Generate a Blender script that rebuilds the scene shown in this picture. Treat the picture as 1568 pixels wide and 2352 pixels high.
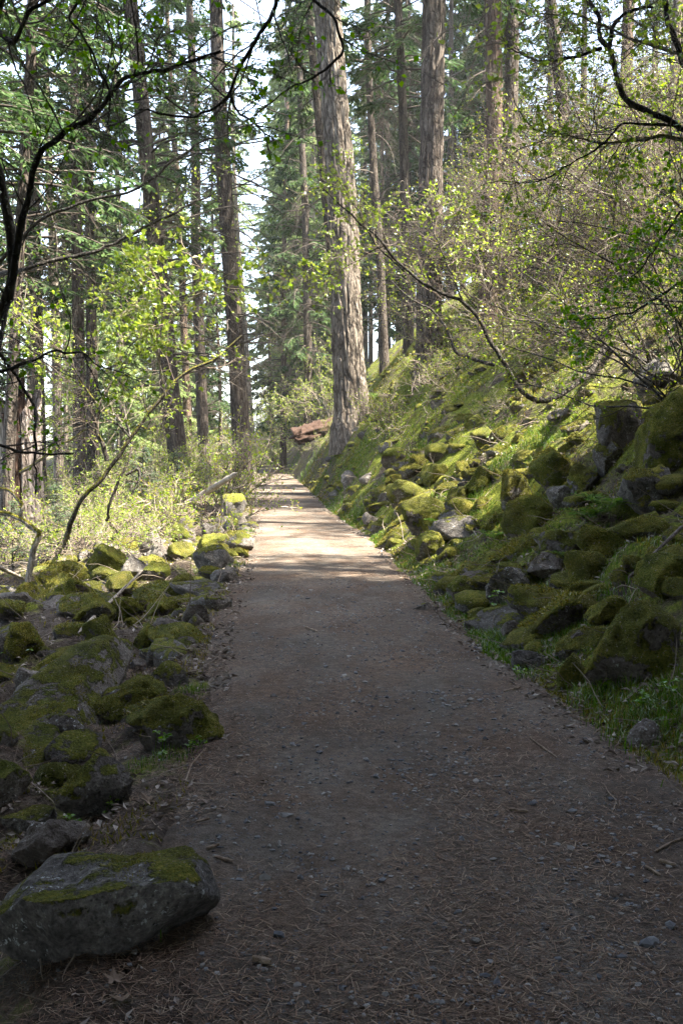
import bpy, bmesh, math
import numpy as np
from mathutils import Vector

for _o in list(bpy.data.objects):
    bpy.data.objects.remove(_o)
S = bpy.context.scene
R = np.random.default_rng(7)

# ------------------------------------------------------------------ camera, sky, sun, exposure
FPX, CX, CY = 2287.0, 784.0, 1176.0          # focal length and centre in 1568 x 2352 picture units
PITCH = math.radians(3.155)
EYE = 1.5
cam_d = bpy.data.cameras.new('camera')
cam_d.lens, cam_d.sensor_width, cam_d.sensor_fit = 35.0, 36.0, 'AUTO'
cam_d.clip_start, cam_d.clip_end = 0.05, 2000
cam = bpy.data.objects.new('camera', cam_d)
S.collection.objects.link(cam)
cam.location = (0, 0, EYE)
cam.rotation_euler = (math.pi / 2 - PITCH, 0, 0)
S.camera = cam

SUN_AZ, SUN_EL = math.radians(110), math.radians(57)
SUNV = np.array([math.cos(SUN_EL) * math.sin(SUN_AZ), math.cos(SUN_EL) * math.cos(SUN_AZ), math.sin(SUN_EL)])
W = bpy.data.worlds.new('World')
S.world = W
W.use_nodes = True
nt = W.node_tree
bg = nt.nodes['Background']
sky = nt.nodes.new('ShaderNodeTexSky')
sky.sky_type = 'NISHITA'
sky.sun_disc = False
sky.sun_elevation, sky.sun_rotation = SUN_EL, SUN_AZ
sky.dust_density = 2.0
sky.air_density = 1.0
soft = nt.nodes.new('ShaderNodeHueSaturation')          # sky desaturated: paler blue, and less blue light in the shade
soft.inputs['Saturation'].default_value = 0.78
nt.links.new(sky.outputs[0], soft.inputs['Color'])
nt.links.new(soft.outputs[0], bg.inputs[0])
bg.inputs[1].default_value = 0.115
sd = bpy.data.lights.new('sun', 'SUN')
sd.energy, sd.angle, sd.color = 5.0, math.radians(0.55), (1.0, 0.93, 0.80)
sun = bpy.data.objects.new('sun', sd)
S.collection.objects.link(sun)
sun.rotation_euler = Vector(SUNV).to_track_quat('Z', 'Y').to_euler()
vs = S.view_settings
vs.view_transform, vs.look, vs.gamma, vs.use_curve_mapping = 'Standard', 'None', 1.0, False
vs.exposure = 3.2
S.render.engine = 'CYCLES'
S.cycles.max_bounces = 6
S.cycles.diffuse_bounces = 4
S.cycles.glossy_bounces = 2
S.cycles.transmission_bounces = 4
S.cycles.use_denoising = True
S.cycles.denoising_prefilter = 'NONE'

# ------------------------------------------------------------------ helpers: noise
def _h(i, j, k):
    n = (i.astype(np.int64) * 374761393 + j.astype(np.int64) * 668265263 + k.astype(np.int64) * 2147483647) & 0xffffffff
    n = ((n ^ (n >> 13)) * 1274126177) & 0xffffffff
    n = ((n ^ (n >> 16)) * 2246822519) & 0xffffffff
    return ((n ^ (n >> 15)) & 0xffffff) / 8388607.5 - 1.0

def vnoise(p):
    p = np.asarray(p, float)
    f = np.floor(p)
    t = p - f
    t = t * t * t * (t * (t * 6 - 15) + 10)
    i, j, k = (f[..., 0]), (f[..., 1]), (f[..., 2])
    out = 0
    for a in (0, 1):
        wa = t[..., 0] if a else 1 - t[..., 0]
        for b in (0, 1):
            wb = t[..., 1] if b else 1 - t[..., 1]
            for c in (0, 1):
                wc = t[..., 2] if c else 1 - t[..., 2]
                out = out + wa * wb * wc * _h(i + a, j + b, k + c)
    return out

def fbm(p, octv=4, gain=0.5, lac=2.03):
    p = np.asarray(p, float)
    a, s, n = 1.0, 0.0, 0.0
    for o in range(octv):
        s = s + a * vnoise(p + o * 17.31)
        n += a
        a *= gain
        p = p * lac
    return s / n

def nrm(v):
    return v / np.maximum(np.linalg.norm(v, axis=-1, keepdims=True), 1e-9)

# ------------------------------------------------------------------ helpers: meshes and objects
class Geo:
    def __init__(self):
        self.v, self.f3, self.f4, self.n = [], [], [], 0
    def add(self, v, f):
        v = np.asarray(v, np.float32).reshape(-1, 3)
        f = np.asarray(f, np.int64)
        if len(v) == 0 or len(f) == 0:
            return self
        (self.f3 if f.shape[1] == 3 else self.f4).append(f + self.n)
        self.v.append(v)
        self.n += len(v)
        return self
    def mesh(self, name, mat, smooth=True):
        me = bpy.data.meshes.new(name)
        v = np.concatenate(self.v)
        f3 = np.concatenate(self.f3) if self.f3 else np.zeros((0, 3), int)
        f4 = np.concatenate(self.f4) if self.f4 else np.zeros((0, 4), int)
        me.vertices.add(len(v))
        me.vertices.foreach_set('co', v.ravel())
        loops = np.concatenate([f3.ravel(), f4.ravel()]).astype(np.int32)
        me.loops.add(len(loops))
        me.loops.foreach_set('vertex_index', loops)
        st = np.concatenate([np.arange(len(f3)) * 3, len(f3) * 3 + np.arange(len(f4)) * 4]).astype(np.int32)
        me.polygons.add(len(st))
        me.polygons.foreach_set('loop_start', st)
        me.polygons.foreach_set('use_smooth', np.full(len(st), bool(smooth)))
        me.update(calc_edges=True)
        if mat:
            me.materials.append(mat)
        return me

def tag(o, label=None, cat=None, group=None, kind=None):
    if label: o['label'] = label
    if cat: o['category'] = cat
    if group: o['group'] = group
    if kind: o['kind'] = kind
    return o
FINE = {'twigs', 'leaves', 'crown', 'branches', 'dead_branches', 'stems', 'needles', 'fronds'}

def obj(name, me, parent=None, loc=None, **kw):
    o = bpy.data.objects.new(name, me)
    S.collection.objects.link(o)
    if parent is not None:
        o.parent = parent
    if loc is not None:
        o.location = loc
    if parent is not None and name in FINE:
        o['kind'] = 'stuff'
    return tag(o, **kw)

def empty(name, loc=(0, 0, 0), rot=(0, 0, 0), scale=1.0, **kw):
    o = bpy.data.objects.new(name, None)
    S.collection.objects.link(o)
    o.location, o.rotation_euler = loc, rot
    o.scale = (scale,) * 3 if np.isscalar(scale) else scale
    o.empty_display_size = 0.2
    return tag(o, **kw)

def tubes(P, Rr, s=5):
    """P (M,N,3) polylines, Rr (M,N) radii -> verts, quads"""
    P = np.asarray(P, float)
    M, N, _ = P.shape
    T = nrm(np.gradient(P, axis=1))
    ref = np.zeros((M, 1, 3))
    mz = np.abs(T[:, :, 2]).mean(1) > 0.7
    ref[mz, 0, 0] = 1
    ref[~mz, 0, 2] = 1
    A = nrm(np.cross(T, ref))
    B = np.cross(T, A)
    ang = np.arange(s) * 2 * math.pi / s
    V = P[:, :, None, :] + np.asarray(Rr)[:, :, None, None] * (np.cos(ang)[None, None, :, None] * A[:, :, None, :] + np.sin(ang)[None, None, :, None] * B[:, :, None, :])
    idx = np.arange(M * N * s).reshape(M, N, s)
    a = idx[:, :-1, :]
    b = idx[:, 1:, :]
    F = np.stack([a, np.roll(a, -1, 2), np.roll(b, -1, 2), b], -1).reshape(-1, 4)
    return V.reshape(-1, 3), F

def grow(st, dr, ln, N, wob, pull=(0, 0, 0), rng=R):
    M = len(st)
    P = np.zeros((M, N, 3))
    P[:, 0] = st
    d = nrm(np.asarray(dr, float))
    step = np.asarray(ln)[:, None] / (N - 1)
    pull = np.asarray(pull, float)
    for i in range(1, N):
        d = nrm(d + wob * rng.normal(size=(M, 3)) + pull / (N - 1))
        P[:, i] = P[:, i - 1] + d * step
    return P

def sprout(P, n, t0, t1, ang, rng=R, sd=0.25, plane=None, alternate=False):
    """n children per parent polyline: starts, dirs, parent index, t"""
    M, N, _ = P.shape
    t = (t0 + (t1 - t0) * (np.arange(n)[None, :] + rng.random((M, n))) / n)
    x = t * (N - 1)
    i = np.minimum(x.astype(int), N - 2)
    f = (x - i)[..., None]
    m = np.arange(M)[:, None]
    st = P[m, i] * (1 - f) + P[m, i + 1] * f
    T = nrm(P[m, i + 1] - P[m, i])
    if plane is None:
        q = rng.normal(size=(M, n, 3))
    else:
        side = np.where((np.arange(n)[None, :] % 2) == 0, 1.0, -1.0) if alternate else np.sign(rng.normal(size=(M, n)))
        q = np.cross(T, np.broadcast_to(np.asarray(plane, float), T.shape)) * side[..., None] + rng.normal(size=(M, n, 3)) * 0.18
    q = nrm(q - (q * T).sum(-1, keepdims=True) * T)
    a = ang + sd * rng.normal(size=(M, n))
    d = T * np.cos(a)[..., None] + q * np.sin(a)[..., None]
    pi = np.broadcast_to(m, (M, n))
    return st.reshape(-1, 3), d.reshape(-1, 3), pi.reshape(-1), t.reshape(-1)

def leaves(pos, dr, size, wid=0.5, rng=R, flat=0.6, fold=0.25):
    """small pointed, folded leaves: 4 verts, 2 triangles each"""
    M = len(pos)
    d = nrm(np.asarray(dr, float))
    up = nrm(np.array([0, 0, 1.0]) * flat + rng.normal(size=(M, 3)) * (1 - flat * 0.5))
    s = nrm(np.cross(d, up))
    n = np.cross(s, d)
    L = np.asarray(size)[:, None]
    base = pos
    tip = pos + d * L
    mid = pos + d * L * 0.45
    l = mid + s * L * wid * 0.5 + n * L * fold * 0.5
    r = mid - s * L * wid * 0.5 + n * L * fold * 0.5
    V = np.stack([base, l, tip, r], 1).reshape(-1, 3)
    k = np.arange(M)[:, None] * 4
    F = np.concatenate([k + np.array([[0, 2, 1]]), k + np.array([[0, 3, 2]])])
    return V, F

def slivers(pos, dr, size, width, rng=R):
    """single thin triangles (needle sprays, moss strands, blades)"""
    M = len(pos)
    d = nrm(np.asarray(dr, float))
    s = nrm(np.cross(d, rng.normal(size=(M, 3)))) * (np.broadcast_to(width, (M,)) * 0.5)[:, None]
    tip = pos + d * np.broadcast_to(size, (M,))[:, None]
    V = np.stack([pos - s, pos + s, tip], 1).reshape(-1, 3)
    return V, np.arange(M * 3).reshape(-1, 3)

def sprays(pos, dr, size, width, nplane, rng=R):
    """flat diamonds (fir sprays) lying near a plane"""
    M = len(pos)
    d = nrm(np.asarray(dr, float))
    n = nrm(np.asarray(nplane, float) + rng.normal(size=(M, 3)) * 0.35)
    s = nrm(np.cross(d, n)) * (np.broadcast_to(width, (M,)) * 0.5)[:, None]
    L = np.broadcast_to(size, (M,))[:, None]
    V = np.stack([pos, pos + d * L * 0.4 + s, pos + d * L, pos + d * L * 0.4 - s], 1).reshape(-1, 3)
    return V, np.arange(M * 4).reshape(-1, 4)

# ------------------------------------------------------------------ the lie of the land
_dy = np.arange(-40, 420, 0.5)
_tc = np.interp(_dy, [-40, 2.6, 5, 7, 9.3, 11.4, 13.7, 16.3, 22.9, 32.3, 42.5, 53, 71.7, 114, 420],
                [0.6, 0.5, 0.38, 0.1, -.05, -.15, -.27, -.38, -.95, -1.8, -2.58, -3.5, -5.3, -9.6, -40])
_k = np.hanning(9); _k /= _k.sum()
_tc = np.convolve(np.pad(_tc, 4, mode='edge'), _k, 'valid')

def toe(y):
    return np.interp(y, _dy, _tc)

def height(x, y, rough=True):
    x = np.asarray(x, float); y = np.asarray(y, float)
    u = x - toe(y)
    k = np.interp(y, [0, 5, 9, 13, 18, 26, 34, 60, 90, 140], [.55, .55, .68, .85, 1.0, 1.45, 1.9, 1.9, 1.2, .8])
    s = np.maximum(u - 1.2, 0)
    s = np.maximum(u - 1.08, 0)
    zr = (0.60 * s + (k - .60) * 4 * (1 - np.exp(-s / 4))) * s / (s + np.interp(y, [6, 9, 14], [.75, .6, .12]))
    zr = np.where(zr > 34, 34 + (zr - 34) * .2, zr)
    q = np.maximum(-u - 1.25, 0)
    t = np.clip((q - 3.2) / 3.8, 0, 1)
    zl = -0.11 * np.minimum(q, 6) - 0.95 * t * t * (3 - 2 * t)
    b = np.clip((q - 14) / 4, 0, 1)
    zl = zl - .16 * np.clip(q * 2.5, 0, 1) * np.clip((3.8 - q) / 1.5, 0, 1)
    zl = zl + b * b * (3 - 2 * b) * 1.7 + 0.03 * np.maximum(q - 17, 0)
    z = np.where(u > 0, zr, zl)
    z = z + 0.012 * np.maximum(y - 25, 0)
    if rough:
        o = np.zeros_like(x)
        p = np.stack([x * .55, y * .55, o], -1)
        p2 = np.stack([x * 2.1, y * 2.1, o + 5], -1)
        m = np.clip(np.minimum(s + q, 1.0), 0, 1)
        z = z + m * (0.22 * vnoise(p) + 0.09 * vnoise(p2)) + 0.012 * vnoise(p2 * .6)
        m2 = np.clip((np.abs(u) - 1.1) * 2, 0, 1) * (y < 70)
        z = z + m2 * (0.05 * fbm(np.stack([x * 5, y * 5, o + 2], -1), 4) + .13 * np.clip(vnoise(np.stack([x * 2.6, y * 2.0, o + 9], -1)), 0, 1))
    return z

def ray(X, Y):
    a, b = (X - CX) / FPX, -(Y - CY) / FPX
    c, s = math.cos(PITCH), math.sin(PITCH)
    return np.array([a, c + b * s, -s + b * c])

def at(X, Y, d):
    r = ray(X, Y)
    return np.array([0, 0, EYE]) + r * (d / r[1])

def gp(X, Y):
    r = ray(X, Y)
    t = np.concatenate([np.arange(1.5, 30, .02), np.arange(30, 120, .1)])
    p = np.array([0, 0, EYE]) + r * t[:, None]
    hit = np.nonzero(p[:, 2] < height(p[:, 0], p[:, 1]))[0]
    return p[hit[0]] if len(hit) else p[-1]

def onground(x, y):
    return np.array([x, y, float(height(np.array([x]), np.array([y]))[0])])

# ------------------------------------------------------------------ materials
class NT:
    def __init__(self, name):
        self.m = bpy.data.materials.new(name)
        self.m.use_nodes = True
        self.t = self.m.node_tree
        self.t.nodes.clear()
        self.out = self.t.nodes.new('ShaderNodeOutputMaterial')
    def n(self, typ, ins=None, **props):
        nd = self.t.nodes.new(typ)
        for k, v in props.items():
            setattr(nd, k, v)
        for k, v in (ins or {}).items():
            self.set(nd.inputs[k], v)
        return nd
    def set(self, sock, v):
        if isinstance(v, bpy.types.NodeSocket):
            self.t.links.new(v, sock)
        elif isinstance(v, tuple) and len(v) == 3 and sock.type == 'RGBA':
            sock.default_value = (*v, 1)
        else:
            sock.default_value = v
    def noise(self, vec, scale, detail=4, rough=.55):
        return self.n('ShaderNodeTexNoise', {'Vector': vec, 'Scale': scale, 'Detail': detail, 'Roughness': rough}).outputs['Fac']
    def ramp(self, fac, stops):
        r = self.n('ShaderNodeValToRGB', {'Fac': fac})
        e = r.color_ramp.elements
        while len(e) < len(stops): e.new(0.5)
        for x, (p, c) in zip(e, stops):
            x.position = p
            x.color = (*c, 1) if isinstance(c, tuple) else (c, c, c, 1)
        return r.outputs['Color']
    def mix(self, fac, a, b):
        m = self.n('ShaderNodeMix', data_type='RGBA')
        self.set(m.inputs[0], fac); self.set(m.inputs[6], a); self.set(m.inputs[7], b)
        return m.outputs[2]
    def math(self, op, a, b=0.0, clamp=False):
        m = self.n('ShaderNodeMath', operation=op, use_clamp=clamp)
        self.set(m.inputs[0], a); self.set(m.inputs[1], b)
        return m.outputs[0]
    def mapping(self, vec, scale):
        return self.n('ShaderNodeMapping', {'Vector': vec, 'Scale': scale}).outputs[0]
    def obj(self):
        return self.n('ShaderNodeTexCoord').outputs['Object']
    def pos(self):
        return self.n('ShaderNodeNewGeometry').outputs['Position']
    def surf(self, col, rough=.9, height=None, strength=.5, dist=.02, spec=.25):
        b = self.n('ShaderNodeBsdfPrincipled', {'Base Color': col, 'Roughness': rough, 'Specular IOR Level': spec})
        if height is not None:
            bp = self.n('ShaderNodeBump', {'Height': height, 'Strength': strength, 'Distance': dist})
            self.t.links.new(bp.outputs[0], b.inputs['Normal'])
        self.t.links.new(b.outputs[0], self.out.inputs[0])
        return self.m

def leaf_mat(name, cols, trans, tcol_gain=1.5):
    a = NT(name)
    isl = a.n('ShaderNodeNewGeometry').outputs['Random Per Island']
    oi = a.n('ShaderNodeObjectInfo').outputs['Random']
    v = a.math('FRACT', a.math('ADD', isl, a.math('MULTIPLY', oi, .35)))
    col = a.ramp(isl, [(i / (len(cols) - 1), c) for i, c in enumerate(cols)])
    d = a.n('ShaderNodeBsdfDiffuse', {'Color': col})
    hs = a.n('ShaderNodeHueSaturation', {'Color': col, 'Value': tcol_gain, 'Saturation': 1.1})
    t = a.n('ShaderNodeBsdfTranslucent', {'Color': hs.outputs[0]})
    mx = a.n('ShaderNodeMixShader', {0: trans, 1: d.outputs[0], 2: t.outputs[0]})
    g = a.n('ShaderNodeBsdfGlossy', {'Roughness': .45, 'Color': (1, 1, 1)})
    fr = a.n('ShaderNodeFresnel', {'IOR': 1.3})
    m2 = a.n('ShaderNodeMixShader', {0: a.math('MULTIPLY', fr.outputs[0], .10), 1: mx.outputs[0], 2: g.outputs[0]})
    a.t.links.new(m2.outputs[0], a.out.inputs[0])
    return a.m

def island_mat(name, cols, rough=.85, spec=.25):
    a = NT(name)
    isl = a.n('ShaderNodeNewGeometry').outputs['Random Per Island']
    col = a.ramp(isl, [(i / (len(cols) - 1), c) for i, c in enumerate(cols)])
    return a.surf(col, rough, spec=spec)

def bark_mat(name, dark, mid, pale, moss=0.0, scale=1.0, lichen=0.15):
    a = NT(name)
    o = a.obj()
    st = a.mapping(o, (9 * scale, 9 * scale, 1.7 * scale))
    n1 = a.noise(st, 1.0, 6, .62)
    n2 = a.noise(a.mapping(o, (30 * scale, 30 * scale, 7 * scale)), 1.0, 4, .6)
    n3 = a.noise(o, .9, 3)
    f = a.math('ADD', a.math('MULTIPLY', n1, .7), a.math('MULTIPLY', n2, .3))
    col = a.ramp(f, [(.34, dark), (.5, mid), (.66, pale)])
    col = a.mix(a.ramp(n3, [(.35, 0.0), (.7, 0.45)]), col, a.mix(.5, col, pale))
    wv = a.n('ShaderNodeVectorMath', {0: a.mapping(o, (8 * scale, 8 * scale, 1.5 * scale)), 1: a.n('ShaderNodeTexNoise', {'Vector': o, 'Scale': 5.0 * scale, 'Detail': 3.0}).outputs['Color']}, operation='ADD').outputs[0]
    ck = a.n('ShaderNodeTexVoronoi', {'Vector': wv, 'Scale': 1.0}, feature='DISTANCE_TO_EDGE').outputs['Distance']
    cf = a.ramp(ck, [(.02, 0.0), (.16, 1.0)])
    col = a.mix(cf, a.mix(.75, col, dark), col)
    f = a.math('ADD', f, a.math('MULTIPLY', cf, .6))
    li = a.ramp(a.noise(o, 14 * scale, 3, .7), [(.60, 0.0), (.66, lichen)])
    col = a.mix(li, col, (.36, .38, .33))
    if moss > 0:
        geo = a.n('ShaderNodeNewGeometry')
        z = a.n('ShaderNodeSeparateXYZ', {0: geo.outputs['Normal']}).outputs[2]
        mm = a.math('ADD', a.math('MULTIPLY', z, .5), a.math('MULTIPLY', a.noise(o, 3.0, 4), 1.2))
        mf = a.ramp(mm, [(.62 - .3 * moss + .15, 0.0), (.70 - .3 * moss + .15, 1.0)])
        mc = a.ramp(a.noise(o, 40, 2), [(.35, (.05, .055, .01)), (.6, (.14, .125, .015)), (.75, (.22, .18, .03))])
        col = a.mix(mf, col, mc)
    return a.surf(col, .92, f, 1.0, .03 / scale, .15)

def rock_mat(name):
    a = NT(name)
    o = a.obj()
    geo = a.n('ShaderNodeNewGeometry')
    amt = a.n('ShaderNodeAttribute', attribute_type='OBJECT', attribute_name='moss').outputs['Fac']
    rnd = a.n('ShaderNodeObjectInfo').outputs['Random']
    off = a.n('ShaderNodeVectorMath', {0: o, 1: a.n('ShaderNodeCombineXYZ', {0: a.math('MULTIPLY', rnd, 31.0), 1: a.math('MULTIPLY', rnd, 17.0), 2: 0.0}).outputs[0]}, operation='ADD').outputs[0]
    n1 = a.noise(off, 2.6, 6, .6)
    n2 = a.noise(off, 17, 5, .65)
    n3 = a.noise(off, 60, 3, .7)
    rock = a.ramp(a.math('ADD', a.math('ADD', a.math('MULTIPLY', n1, .34), a.math('MULTIPLY', n2, .34)), a.math('MULTIPLY', n3, .32)),
                  [(.37, (.022, .020, .019)), (.46, (.065, .060, .056)), (.55, (.135, .125, .113)), (.65, (.29, .27, .24))])
    tint = a.mix(a.math('MULTIPLY', rnd, .5), rock, a.mix(.6, rock, (.17, .13, .10)))
    lich = a.ramp(a.noise(off, 38, 3, .75), [(.60, 0.0), (.64, .85)])
    lich2 = a.math('MULTIPLY', lich, a.ramp(a.noise(off, 3.3, 2), [(.45, 0.0), (.6, 1.0)]))
    col = a.mix(lich2, tint, (.42, .44, .43))
    pit = a.ramp(a.n('ShaderNodeTexVoronoi', {'Vector': off, 'Scale': 46.0}).outputs['Distance'], [(.10, .0), (.30, 1.0)])
    col = a.mix(a.math('MULTIPLY', a.math('SUBTRACT', 1.0, pit), a.ramp(n1, [(.4, 0.0), (.6, 1.0)])), col, (.04, .037, .035))
    z = a.n('ShaderNodeSeparateXYZ', {0: geo.outputs['Normal']}).outputs[2]
    sm = a.math('ADD', a.math('ADD', a.math('MULTIPLY', z, .36), a.math('MULTIPLY', a.noise(off, 4.2, 5, .62), 1.3)), a.math('MULTIPLY', n2, .7))
    sm = a.math('ADD', sm, a.math('MULTIPLY', a.math('SUBTRACT', amt, .5), .75))
    mf = a.ramp(a.math('MULTIPLY', sm, .5), [(.575, 0.0), (.615, 1.0)])
    mc = a.ramp(a.math('ADD', a.math('MULTIPLY', a.noise(off, 6, 3), .45), a.math('MULTIPLY', a.noise(off, 75, 3, .7), .55)),
                [(.32, (.028, .028, .007)), (.43, (.080, .090, .014)), (.53, (.150, .152, .022)), (.68, (.34, .28, .055))])
    brn = a.ramp(a.noise(off, 2.2, 3), [(.46, 0.0), (.66, .6)])
    mc = a.mix(brn, mc, a.mix(.7, mc, (.075, .052, .022)))
    mc = a.mix(a.math('MULTIPLY', rnd, .45), mc, a.mix(.6, mc, (.055, .095, .018)))
    spk = a.ramp(a.noise(off, 48, 2, .8), [(.635, 0.0), (.66, .85)])
    mc = a.mix(spk, mc, (.26, .22, .18))
    col = a.mix(mf, col, mc)
    hgt = a.math('ADD', a.math('MULTIPLY', n2, .5), a.math('MULTIPLY', n3, .25))
    mh = a.math('MULTIPLY', a.math('ADD', a.math('MULTIPLY', a.noise(off, 90, 3, .7), .9), .35), mf)
    return a.surf(col, .93, a.math('ADD', hgt, mh), 1.0, .05, .12)

M_LEAF = leaf_mat('young_leaf', [(.09, .14, .02), (.15, .21, .03), (.21, .26, .045), (.28, .29, .07)], .5, 1.6)
M_LEAF_DARK = leaf_mat('leaf_green', [(.05, .12, .010), (.09, .18, .014), (.14, .23, .02)], .5, 1.6)
M_LEAF_RED = leaf_mat('bud_leaf', [(.10, .17, .015), (.16, .24, .02), (.24, .31, .03), (.27, .20, .05)], .5, 1.6)
M_FIR = leaf_mat('fir_needles', [(.022, .045, .016), (.035, .065, .022), (.055, .085, .025)], .3, 1.5)
M_FIR_LIT = leaf_mat('fir_needles_sunlit', [(.09, .135, .045), (.14, .19, .065), (.20, .245, .09)], .5, 1.6)  # lighter needle copy: sunlight on the far crowns is put into the colour
M_FIR_BLUE = leaf_mat('fir_needles_blue', [(.05, .10, .06), (.09, .15, .08), (.13, .19, .09)], .35, 1.4)
M_GRASS = leaf_mat('grass_blade', [(.035, .075, .012), (.055, .115, .014), (.085, .145, .02), (.14, .165, .035)], .4, 1.5)
M_MOSS = leaf_mat('moss_strands', [(.04, .038, .01), (.085, .10, .015), (.15, .145, .02), (.21, .185, .026), (.11, .08, .028), (.34, .28, .06)], .3, 1.3)
M_NEEDLE = island_mat('fallen_needles', [(.045, .028, .019), (.11, .066, .042), (.19, .120, .076), (.30, .23, .16)], .8)
M_GRAVEL = island_mat('gravel', [(.06, .063, .07), (.12, .123, .13), (.18, .178, .172), (.26, .245, .22)], .85)
M_LITTER = island_mat('leaf_litter', [(.07, .05, .037), (.15, .12, .095), (.23, .195, .165), (.33, .29, .25)], .85)
M_TWIG = island_mat('twig', [(.07, .05, .038), (.15, .115, .085), (.22, .18, .14), (.28, .235, .19)], .8)
M_TWIG_MID = island_mat('twig_mid', [(.035, .026, .02), (.075, .056, .042), (.13, .10, .078), (.24, .20, .165)], .8)
M_TWIG_DARK = island_mat('twig_dark', [(.035, .027, .021), (.06, .048, .038), (.10, .085, .068)], .85)
M_BARK = bark_mat('fir_bark', (.022, .017, .014), (.062, .049, .040), (.125, .104, .086))  # darkened for the shaded trunks, their shade is put into the colour
M_BARK_LIT = bark_mat('sunlit_fir_bark', (.035, .026, .02), (.14, .115, .092), (.30, .26, .215), scale=.8)  # lighter bark copy with the sunlight painted into its colour
M_BARK_MID = bark_mat('half_lit_fir_bark', (.026, .02, .016), (.085, .068, .055), (.18, .15, .125), scale=.9)  # in-between bark copy: partial sun on the trunk painted as tone
M_BARK_RED = bark_mat('reddish_bark', (.028, .019, .014), (.085, .058, .042), (.17, .125, .09))
M_LIMB = bark_mat('limb_bark', (.016, .014, .012), (.042, .036, .031), (.10, .09, .078), moss=.0, scale=2.5, lichen=.5)
M_LIMB_MOSS = bark_mat('mossy_limb', (.022, .019, .016), (.06, .052, .042), (.14, .12, .10), moss=.15, scale=2.5, lichen=.4)
M_LIMB_PALE = bark_mat('pale_limb', (.10, .09, .08), (.25, .22, .19), (.42, .39, .34), moss=.35, scale=2.5, lichen=.6)
M_ROCK = rock_mat('mossy_rock')

# ------------------------------------------------------------------ ground
def ground_material():
    a = NT('forest_floor')
    p = a.pos()
    geo = a.n('ShaderNodeNewGeometry')
    n1 = a.noise(p, .8, 5, .6)
    n2 = a.noise(p, 5.5, 5, .65)
    n3 = a.noise(p, 38, 4, .7)
    lit = a.ramp(a.math('ADD', a.math('MULTIPLY', n2, .45), a.math('MULTIPLY', n3, .55)),
                 [(.34, (.028, .021, .016)), (.48, (.075, .058, .045)), (.60, (.14, .115, .094)), (.72, (.24, .21, .18))])
    mc = a.ramp(a.math('ADD', a.math('MULTIPLY', n2, .4), a.math('MULTIPLY', n3, .6)),
                [(.36, (.025, .030, .007)), (.47, (.080, .098, .014)), (.56, (.145, .165, .022)), (.67, (.24, .225, .042))])
    px = a.n('ShaderNodeSeparateXYZ', {0: p}).outputs[0]
    mf = a.ramp(a.math('ADD', a.math('ADD', a.math('MULTIPLY', n1, .6), a.math('MULTIPLY', n2, .4)), a.math('MULTIPLY', a.math('GREATER_THAN', px, -.2), .10)), [(.51, 0.0), (.60, 1.0)])
    return a.surf(a.mix(mf, lit, mc), .95, a.math('ADD', n3, n2), 1.0, .05, .1)

def trail_material():
    a = NT('trail_dirt')
    p = a.pos()
    n1 = a.noise(p, 1.1, 5, .6)
    n2 = a.noise(p, 24, 5, .7)
    n3 = a.noise(p, 130, 3, .7)
    n4 = a.noise(a.mapping(p, (1, .4, 1)), 3.1, 4, .6)
    base = a.ramp(a.math('ADD', a.math('MULTIPLY', n2, .5), a.math('MULTIPLY', n3, .5)),
                  [(.35, (.050, .040, .031)), (.5, (.114, .097, .079)), (.65, (.205, .175, .145))])
    red = a.ramp(a.math('ADD', a.math('MULTIPLY', n2, .5), a.math('MULTIPLY', n3, .5)),
                 [(.35, (.036, .024, .017)), (.5, (.098, .064, .043)), (.65, (.185, .127, .086))])
    f = a.ramp(a.math('ADD', a.math('MULTIPLY', n1, .5), a.math('MULTIPLY', n4, .5)), [(.42, 0.0), (.60, .85)])
    vo = a.n('ShaderNodeTexVoronoi', {'Vector': p, 'Scale': 42.0})
    st = a.math('MULTIPLY', a.ramp(vo.outputs['Distance'], [(.25, 1.0), (.34, 0.0)]), a.ramp(a.noise(p, 9, 2), [(.48, 0.0), (.6, .8)]))
    wear = a.ramp(a.noise(a.mapping(p, (1, .45, 1)), .9, 4, .6), [(.36, .68), (.64, 1.22)])
    wm_ = a.n('ShaderNodeMix', data_type='RGBA', blend_type='MULTIPLY')
    a.set(wm_.inputs[0], 1.0); a.set(wm_.inputs[6], a.mix(f, base, red)); a.set(wm_.inputs[7], wear)
    col = a.mix(st, wm_.outputs[2], (.10, .10, .105))
    return a.surf(col, .95, a.math('ADD', a.math('ADD', n2, n3), a.math('MULTIPLY', st, .5)), .9, .012, .12)

ys = np.concatenate([np.linspace(-26, 1, 24), 1 + np.cumsum(np.geomspace(.032, 8, 410))])
ys = ys[ys < 420]
us = np.concatenate([-np.geomspace(.02, 130, 120)[::-1] * 1.0 - 0.0, [0], np.geomspace(.02, 130, 150)])
us = np.unique(np.concatenate([us, np.linspace(-6, 8, 230)]))
YY, UU = np.meshgrid(ys, us, indexing='ij')
XX = UU + toe(YY)
ZZ = height(XX, YY) - 0.035 * (np.abs(UU) < 1.15)
idx = np.arange(YY.size).reshape(YY.shape)
F = np.stack([idx[:-1, :-1], idx[:-1, 1:], idx[1:, 1:], idx[1:, :-1]], -1).reshape(-1, 4)
obj('ground', Geo().add(np.stack([XX, YY, ZZ], -1), F).mesh('ground', ground_material()), kind='structure')

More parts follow.
